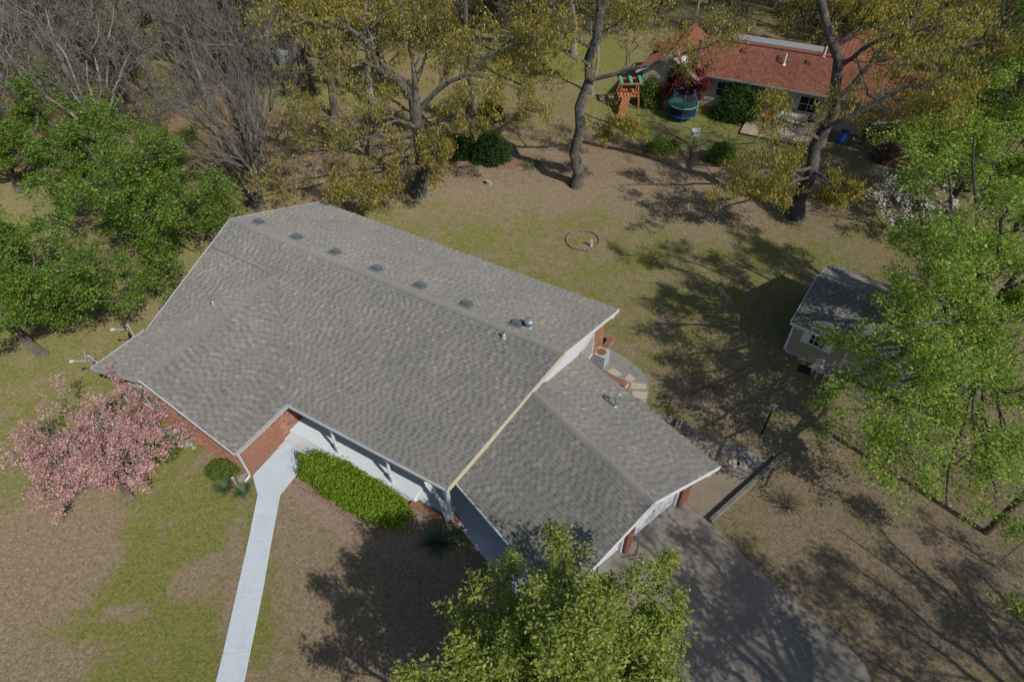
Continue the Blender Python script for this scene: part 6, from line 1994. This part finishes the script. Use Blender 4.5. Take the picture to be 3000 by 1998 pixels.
for k in range(4):
    A, B = cs[k], cs[(k + 1) % 4]
    nn_ = np.cross(B - A, ap - A)
    nn_ /= np.linalg.norm(nn_)
    for t in np.arange(0.06, 0.98, 0.06):
        f = min(t, 1 - t) * 2
        q0 = A + (B - A) * t
        mid = (A + B) / 2
        q1 = q0 + (ap - mid) * f * 0.98
        if np.linalg.norm(q1 - q0) > 0.15:
            m.bar(q0 + nn_ * 0.015, q1 + nn_ * 0.015, 0.035, 0.03, nn_)
obj('metal_hip_roof', m, 'red_metal', red)
m = MB()
m.prism([RP(11.8, 4.6), RP(16.0, 4.6), RP(16.0, 8.8), RP(11.8, 8.8)], (0, 0, 3.3))
obj('rear_wall', m, 'tan_siding', red)
for p0, p1 in ((RP(4.45, 0.87, 2.45), RP(16, 0.87, 2.45)),):
    m = MB()
    m.bar(p0, p1, 0.08, 0.12)
    obj('gutter', m, 'grey_metal', red)  # worn white gutter; its shade is put into the grey colour
for p0, p1 in ((RP(-0.4, -0.47, 2.42), RP(2, -0.47, 4.0)), (RP(2, -0.47, 4.0), RP(4.4, -0.47, 2.42))):
    m = MB()
    m.bar(p0, p1, 0.03, 0.16)
    obj('rake_board', m, 'white_worn', red)
for u0 in (5.2, 11.0):
    add_window(red, RP(0, 1.43), RE, -RN, u0, u0 + 1.3, 0.9, 2.05, pane='glass_dark', frame='white_worn', rows_=2, cols=2)
m = MB()
m.hexa([RP(4.05, 0.55, 0), RP(4.3, 0.55, 0), RP(4.3, 0.8, 0), RP(4.05, 0.8, 0)], [RP(4.05, 0.55, 2.4), RP(4.3, 0.55, 2.4), RP(4.3, 0.8, 2.4), RP(4.05, 0.8, 2.4)])
obj('porch_post', m, 'cream_paint', red)
q = RP(2.9, -0.3, 3.45)
dish('white satellite dish on the neighbour\'s red roof', q + np.array([0.05, -0.1, 0.35]), (-0.3, -0.9, 0.5), 0.26, 'white_paint', 0.35, foot=q)
# deck, steps, table, umbrella-like loungers on the neighbour's terrace
dk = thing('wooden_deck', 'low wooden deck along the neighbour\'s rear wall', 'deck', RP(10, -0.2))
for k in range(16):
    m = MB()
    b0 = -1.9 + k * 0.2
    m.hexa([RP(8.0, b0, 0.12), RP(13.6, b0, 0.12), RP(13.6, b0 + 0.18, 0.12), RP(8.0, b0 + 0.18, 0.12)], [RP(8.0, b0, 0.20), RP(13.6, b0, 0.20), RP(13.6, b0 + 0.18, 0.20), RP(8.0, b0 + 0.18, 0.20)])
    obj('plank', m, 'deck_wood', dk)
m = MB()
for a0 in (8.05, 10.0, 12.0, 13.45):
    m.hexa([RP(a0, -1.88, 0), RP(a0 + 0.1, -1.88, 0), RP(a0 + 0.1, 1.2, 0), RP(a0, 1.2, 0)], [RP(a0, -1.88, 0.118), RP(a0 + 0.1, -1.88, 0.118), RP(a0 + 0.1, 1.2, 0.118), RP(a0, 1.2, 0.118)])
obj('joists', m, 'timber_old', dk)
for k, (a0, mt, lab) in enumerate(((9.3, 'orange_cloth', 'orange cushioned bench on the neighbour\'s deck'), (10.7, 'white_paint', 'white draped patio table on the neighbour\'s deck'))):
    r_ = thing('patio_bench' if k == 0 else 'patio_table', lab, 'bench' if k == 0 else 'table', RP(a0, 0.55, 0.2))
    for dx in (-0.5, 0.5):
        for dy in (-0.25, 0.25):
            m = MB()
            m.box(RP(a0 + dx, 0.55 + dy, 0.2), 0.06, 0.06, 0.4 + 0.2 * k, ra)
            obj('leg', m, 'timber_old', r_)
    m = MB()
    m.box(RP(a0, 0.55, 0.6 + 0.2 * k), 1.25, 0.65, 0.10, ra)
    if k:
        m.box(RP(a0, 0.55, 0.9), 0.9, 0.5, 0.03, ra)
    obj('seat' if k == 0 else 'tabletop', m, mt, r_)
c0 = RP(12.2, 0.5, 0.2)
r_ = thing('kettle_grill', 'round navy kettle grill on the neighbour\'s deck', 'grill', c0)
m = MB()
m.lathe(c0 + np.array([0, 0, 0.45]), [(0.05, 0), (0.25, 0.1), (0.3, 0.25), (0.27, 0.4), (0.12, 0.5), (0.02, 0.53)], 14)
obj('bowl', m, 'navy', r_)
for k in range(3):
    m = MB()
    a = k * 2.1
    m.cyl(c0 + np.array([math.cos(a) * 0.25, math.sin(a) * 0.25, 0]), c0 + np.array([math.cos(a) * 0.15, math.sin(a) * 0.15, 0.5]), 0.02)
    obj('leg', m, 'black_metal', r_)
c0 = px(2279, 362)
r_ = thing('storage_tub', 'teal plastic tub at the deck\'s near edge', 'tub', c0)
m = MB()
m.lathe(c0, [(0.22, 0), (0.3, 0.3), (0.33, 0.32), (0.31, 0.34), (0.26, 0.30)], 14)
obj('body', m, 'teal', r_)
# trampoline
c0 = px(1995, 346)
tp = thing('trampoline', 'round trampoline with blue pad, black net and green band', 'trampoline', c0)
m = MB()
rt_ = 0.98
m.lathe(c0 + np.array([0, 0, 0.38]), [(rt_ - 0.2, 0.02), (rt_ + 0.02, 0.0), (rt_ + 0.05, 0.03), (rt_ + 0.04, 0.07), (rt_ - 0.2, 0.06)], 28)
obj('pad', m, 'blue_pad', tp)
m = MB()
m.lathe(c0 + np.array([0, 0, 0.41]), [(rt_ - 0.19, 0), (rt_ - 0.19, 0.01), (0.01, 0.012)], 28)
obj('mat', m, 'black_metal', tp)
s = N('net')
pr = s.principled((0.03, 0.03, 0.035, 1), 0.9)
ts = s.n('ShaderNodeBsdfTransparent')
mx = s.n('ShaderNodeMixShader')
mx.inputs[0].default_value = 0.30
s.l(pr.outputs[0], mx.inputs[1])
s.l(ts.outputs[0], mx.inputs[2])
s.l(mx.outputs[0], s.out.inputs[0])
MATS['net'] = s.m
m = MB()
prof = [(0.97, 0.46), (1.03, 0.9), (1.0, 1.35), (0.86, 1.75), (0.62, 1.95)]
vs, fs = [], []
for r_0, z in prof:
    for k in range(24):
        a = k * 2 * math.pi / 24
        vs.append(c0 + np.array([math.cos(a) * r_0, math.sin(a) * r_0, z]))
for j in range(len(prof) - 1):
    for k in range(24):
        fs.append((j * 24 + k, j * 24 + (k + 1) % 24, (j + 1) * 24 + (k + 1) % 24, (j + 1) * 24 + k))
m.add(vs, fs)
obj('safety_net', m, 'net', tp)
m = MB()
m.lathe(c0 + np.array([0, 0, 1.08]), [(1.03, 0), (1.06, 0.01), (1.06, 0.07), (1.03, 0.08)], 28)
obj('band', m, 'green_foam', tp)
for k in range(6):
    a = k * 2 * math.pi / 6 + 0.3
    dd = np.array([math.cos(a), math.sin(a), 0])
    m = MB()
    m.path([c0 + dd * 1.02, c0 + dd * 1.06 + z_ * 0.9, c0 + dd * 1.04 + z_ * 1.35, c0 + dd * 0.89 + z_ * 1.77, c0 + dd * 0.63 + z_ * 1.98], 0.026, 8)
    obj('pole', m, 'blue_pad', tp)
# wooden play frame
c0 = px(1835, 312)
pf_ = thing('play_frame', 'orange-brown wooden play frame with green roof trim near the red-roofed house', 'play set', c0)
for dx, dy in ((-0.8, -0.6), (0.8, -0.6), (0.8, 0.6), (-0.8, 0.6)):
    m = MB()
    m.bar(c0 + np.array([dx, dy, 0]), c0 + np.array([dx * 0.75, dy * 0.7, 1.9]), 0.1, 0.1)
    obj('post', m, 'cedar', pf_)
for k in range(7):
    m = MB()
    m.bar(c0 + np.array([-0.7 + k * 0.23, -0.65, 1.0]), c0 + np.array([-0.7 + k * 0.23, 0.65, 1.05]), 0.17, 0.03)
    obj('plank', m, 'cedar', pf_)
m = MB()
m.bar(c0 + np.array([-0.7, -0.5, 1.9]), c0 + np.array([0.9, -0.5, 1.9]), 0.1, 0.1)
m.bar(c0 + np.array([-0.7, 0.5, 1.9]), c0 + np.array([0.9, 0.5, 1.9]), 0.1, 0.1)
m.bar(c0 + np.array([-0.9, -0.6, 0.5]), c0 + np.array([0.8, 0.6, 0.55]), 0.1, 0.1)
obj('beam', m, 'cedar', pf_)
for dx in (-0.6, 0.1, 0.8):
    m = MB()
    m.bar(c0 + np.array([dx, -0.45, 2.0]), c0 + np.array([dx, 0.5, 2.05]), 0.22, 0.09)
    obj('roof_trim', m, 'green_foam', pf_)
m = MB()
m.prism([c0 + np.array([-0.5, -0.62, 1.0]), c0 + np.array([0.1, -0.62, 1.0]), c0 + np.array([-0.4, -2.0, 0.08]), c0 + np.array([-1.0, -2.0, 0.08])], (0, 0, 0.05))
obj('ramp', m, 'cedar', pf_)
# birdhouse on a post
c0 = px(2021, 468)
bh = thing('birdhouse', 'grey birdhouse on a thin dark post by the neighbour\'s fence', 'birdhouse', c0)
m = MB()
m.cyl(c0, c0 + z_ * 1.75, 0.03, 0.025, 8)
obj('post', m, 'black_metal', bh)
m = MB()
m.box(c0 + z_ * 1.75, 0.42, 0.34, 0.32, 0.2)
obj('box', m, 'dish_grey', bh)
m = MB()
t0 = c0 + z_ * 2.07
m.prism([t0 + np.array([-0.27, -0.22, 0]), t0 + np.array([-0.27, 0.22, 0]), t0 + np.array([-0.27, 0, 0.16])], (0.54, 0, 0))
obj('roof', m, 'ac_body', bh)
for dx in (-0.1, 0.1):
    m = MB()
    q = c0 + np.array([dx, -0.185, 1.9])
    m.cyl(q, q + np.array([0, -0.012, 0]), 0.035, 0.035, 10)
    obj('entrance', m, 'black_metal', bh)
# chain-link fence
fl = [px(x, y) for x, y in ((1760, 372), (1850, 388), (1935, 405), (2053, 432), (2094, 441), (2200, 463), (2320, 490))]
fn = thing('wire_fence', 'grey chain-link fence between the two back yards', 'fence', fl[3])
for p in fl:
    m = MB()
    m.cyl(p, p + z_ * 1.15, 0.026, 0.026, 8)
    obj('post', m, 'grey_metal', fn)
s = N('chainlink')
P = s.pos()
mp = s.n('ShaderNodeMapping')
mp.inputs['Rotation'].default_value = (0, 0.785, 0)
s.l(P, mp.inputs[0])
wv = s.n('ShaderNodeTexWave', wave_type='BANDS')
wv.inputs['Scale'].default_value = 5
s.l(mp.outputs[0], wv.inputs[0])
pr = s.principled((0.2, 0.21, 0.22, 1), 0.6)
ts = s.n('ShaderNodeBsdfTransparent')
mx = s.n('ShaderNodeMixShader')
s.l(s.step(wv.outputs['Fac'], 0.12, 0.02), mx.inputs[0])
s.l(ts.outputs[0], mx.inputs[1])
s.l(pr.outputs[0], mx.inputs[2])
s.l(mx.outputs[0], s.out.inputs[0])
MATS['chainlink'] = s.m
for k in range(len(fl) - 1):
    m = MB()
    m.cyl(fl[k] + z_ * 1.14, fl[k + 1] + z_ * 1.14, 0.018, 0.018, 8)
    obj('rail', m, 'grey_metal', fn)
    m = MB()
    m.add([fl[k] + z_ * 0.03, fl[k + 1] + z_ * 0.03, fl[k + 1] + z_ * 1.13, fl[k] + z_ * 1.13], [(0, 1, 2, 3)])
    obj('mesh_panel', m, 'chainlink', fn)
# red metal-roofed outbuilding at the right
def OP(a, b, z=0.0):
    p = px(2470, 425)[:2] + RE * a + RN * b
    return np.array([p[0], p[1], z])
ob = thing('outbuilding', 'open-sided outbuilding with ribbed red metal roof behind the leaning oak', 'outbuilding', OP(4.5, 1.8))
ra2 = R_(8)
def OP(a, b, z=0.0):
    q0 = px(2600, 440)[:2]
    p = q0 + np.array([math.cos(ra2), math.sin(ra2)]) * a + np.array([-math.sin(ra2), math.cos(ra2)]) * b
    return np.array([p[0], p[1], z])
m = MB()
m.prism([OP(-1.8, 0.2, 2.0), OP(5.2, 0.2, 2.0), OP(5.2, 4.4, 2.9), OP(-1.8, 4.4, 2.9)], (0, 0, 0.06))
rf = obj('roof', m, 'red_metal', ob)
m = MB()
for a0 in np.arange(-1.7, 5.2, 0.3):
    m.bar(OP(a0, 0.2, 2.075), OP(a0, 4.4, 2.975), 0.05, 0.035)
obj('ribs', m, 'red_metal', rf)
m = MB()
m.bar(OP(-1.85, 0.17, 1.96), OP(5.25, 0.17, 1.96), 0.05, 0.16)
obj('fascia', m, 'white_worn', ob)
for a0 in (-1.6, 1.8, 5.0):
    for b0, h in ((0.4, 1.98), (4.2, 2.8)):
        m = MB()
        m.box(OP(a0, b0, 0), 0.12, 0.12, h, ra2)
        obj('post', m, 'timber_old', ob)
m = MB()
m.hexa([OP(-1.7, 4.15), OP(5.1, 4.15), OP(5.1, 4.25), OP(-1.7, 4.25)], [OP(-1.7, 4.15, 2.8), OP(5.1, 4.15, 2.8), OP(5.1, 4.25, 2.8), OP(-1.7, 4.25, 2.8)])
obj('back_wall', m, 'timber_old', ob)
c0 = OP(-2.6, 1.4)
r_ = thing('plastic_barrel', 'blue plastic barrel beside the red metal roof', 'barrel', c0)
m = MB()
m.lathe(c0, [(0.25, 0), (0.29, 0.1), (0.3, 0.45), (0.29, 0.8), (0.25, 0.88)], 14)
obj('body', m, 'blue_pad', r_)
m = MB()
m.lathe(c0 + z_ * 0.88, [(0.26, 0), (0.26, 0.03), (0.05, 0.04)], 14)
obj('lid', m, 'navy', r_)
# white fence panel seen far off in the woods
c0 = px(880, 182)
wf = thing('white_wall', 'long pale white wall glimpsed through the woods at upper left', 'wall', c0)
for k in range(2):
    m = MB()
    m.box((c0[0] - 2.4 + k * 1.6, c0[1] + 0.05 * k, 0), 1.56, 0.08, 1.0, 0.03)
    obj('panel', m, 'dish_grey', wf)
    m = MB()
    m.box((c0[0] - 3.2 + k * 1.6, c0[1] + 0.05 * k, 0), 0.12, 0.12, 1.45, 0.03)
    obj('post', m, 'white_worn', wf)
rg = np.random.default_rng(404)
tt_ = rg.uniform(0, 1, 150)
va, vb = MP(WD - 0.05, 0.05, HE), MP(hw, hw, zw)
Cc = va[None] * (1 - tt_[:, None]) + vb[None] * tt_[:, None] + rg.normal(size=(150, 3)) * np.array([0.05, 0.05, 0.0]) + np.array([0, 0, 0.045])
V, Fq = leaves(rg, Cc, 0.055, 0.9, 0, 0.45)
link('leaf_debris', arr_mesh('leaf_debris', V, 4, Fq, 'dry_leaf'), roof, 'stuff')
for o in bpy.data.objects:
    if '_loc' in o.keys():
        del o['_loc']
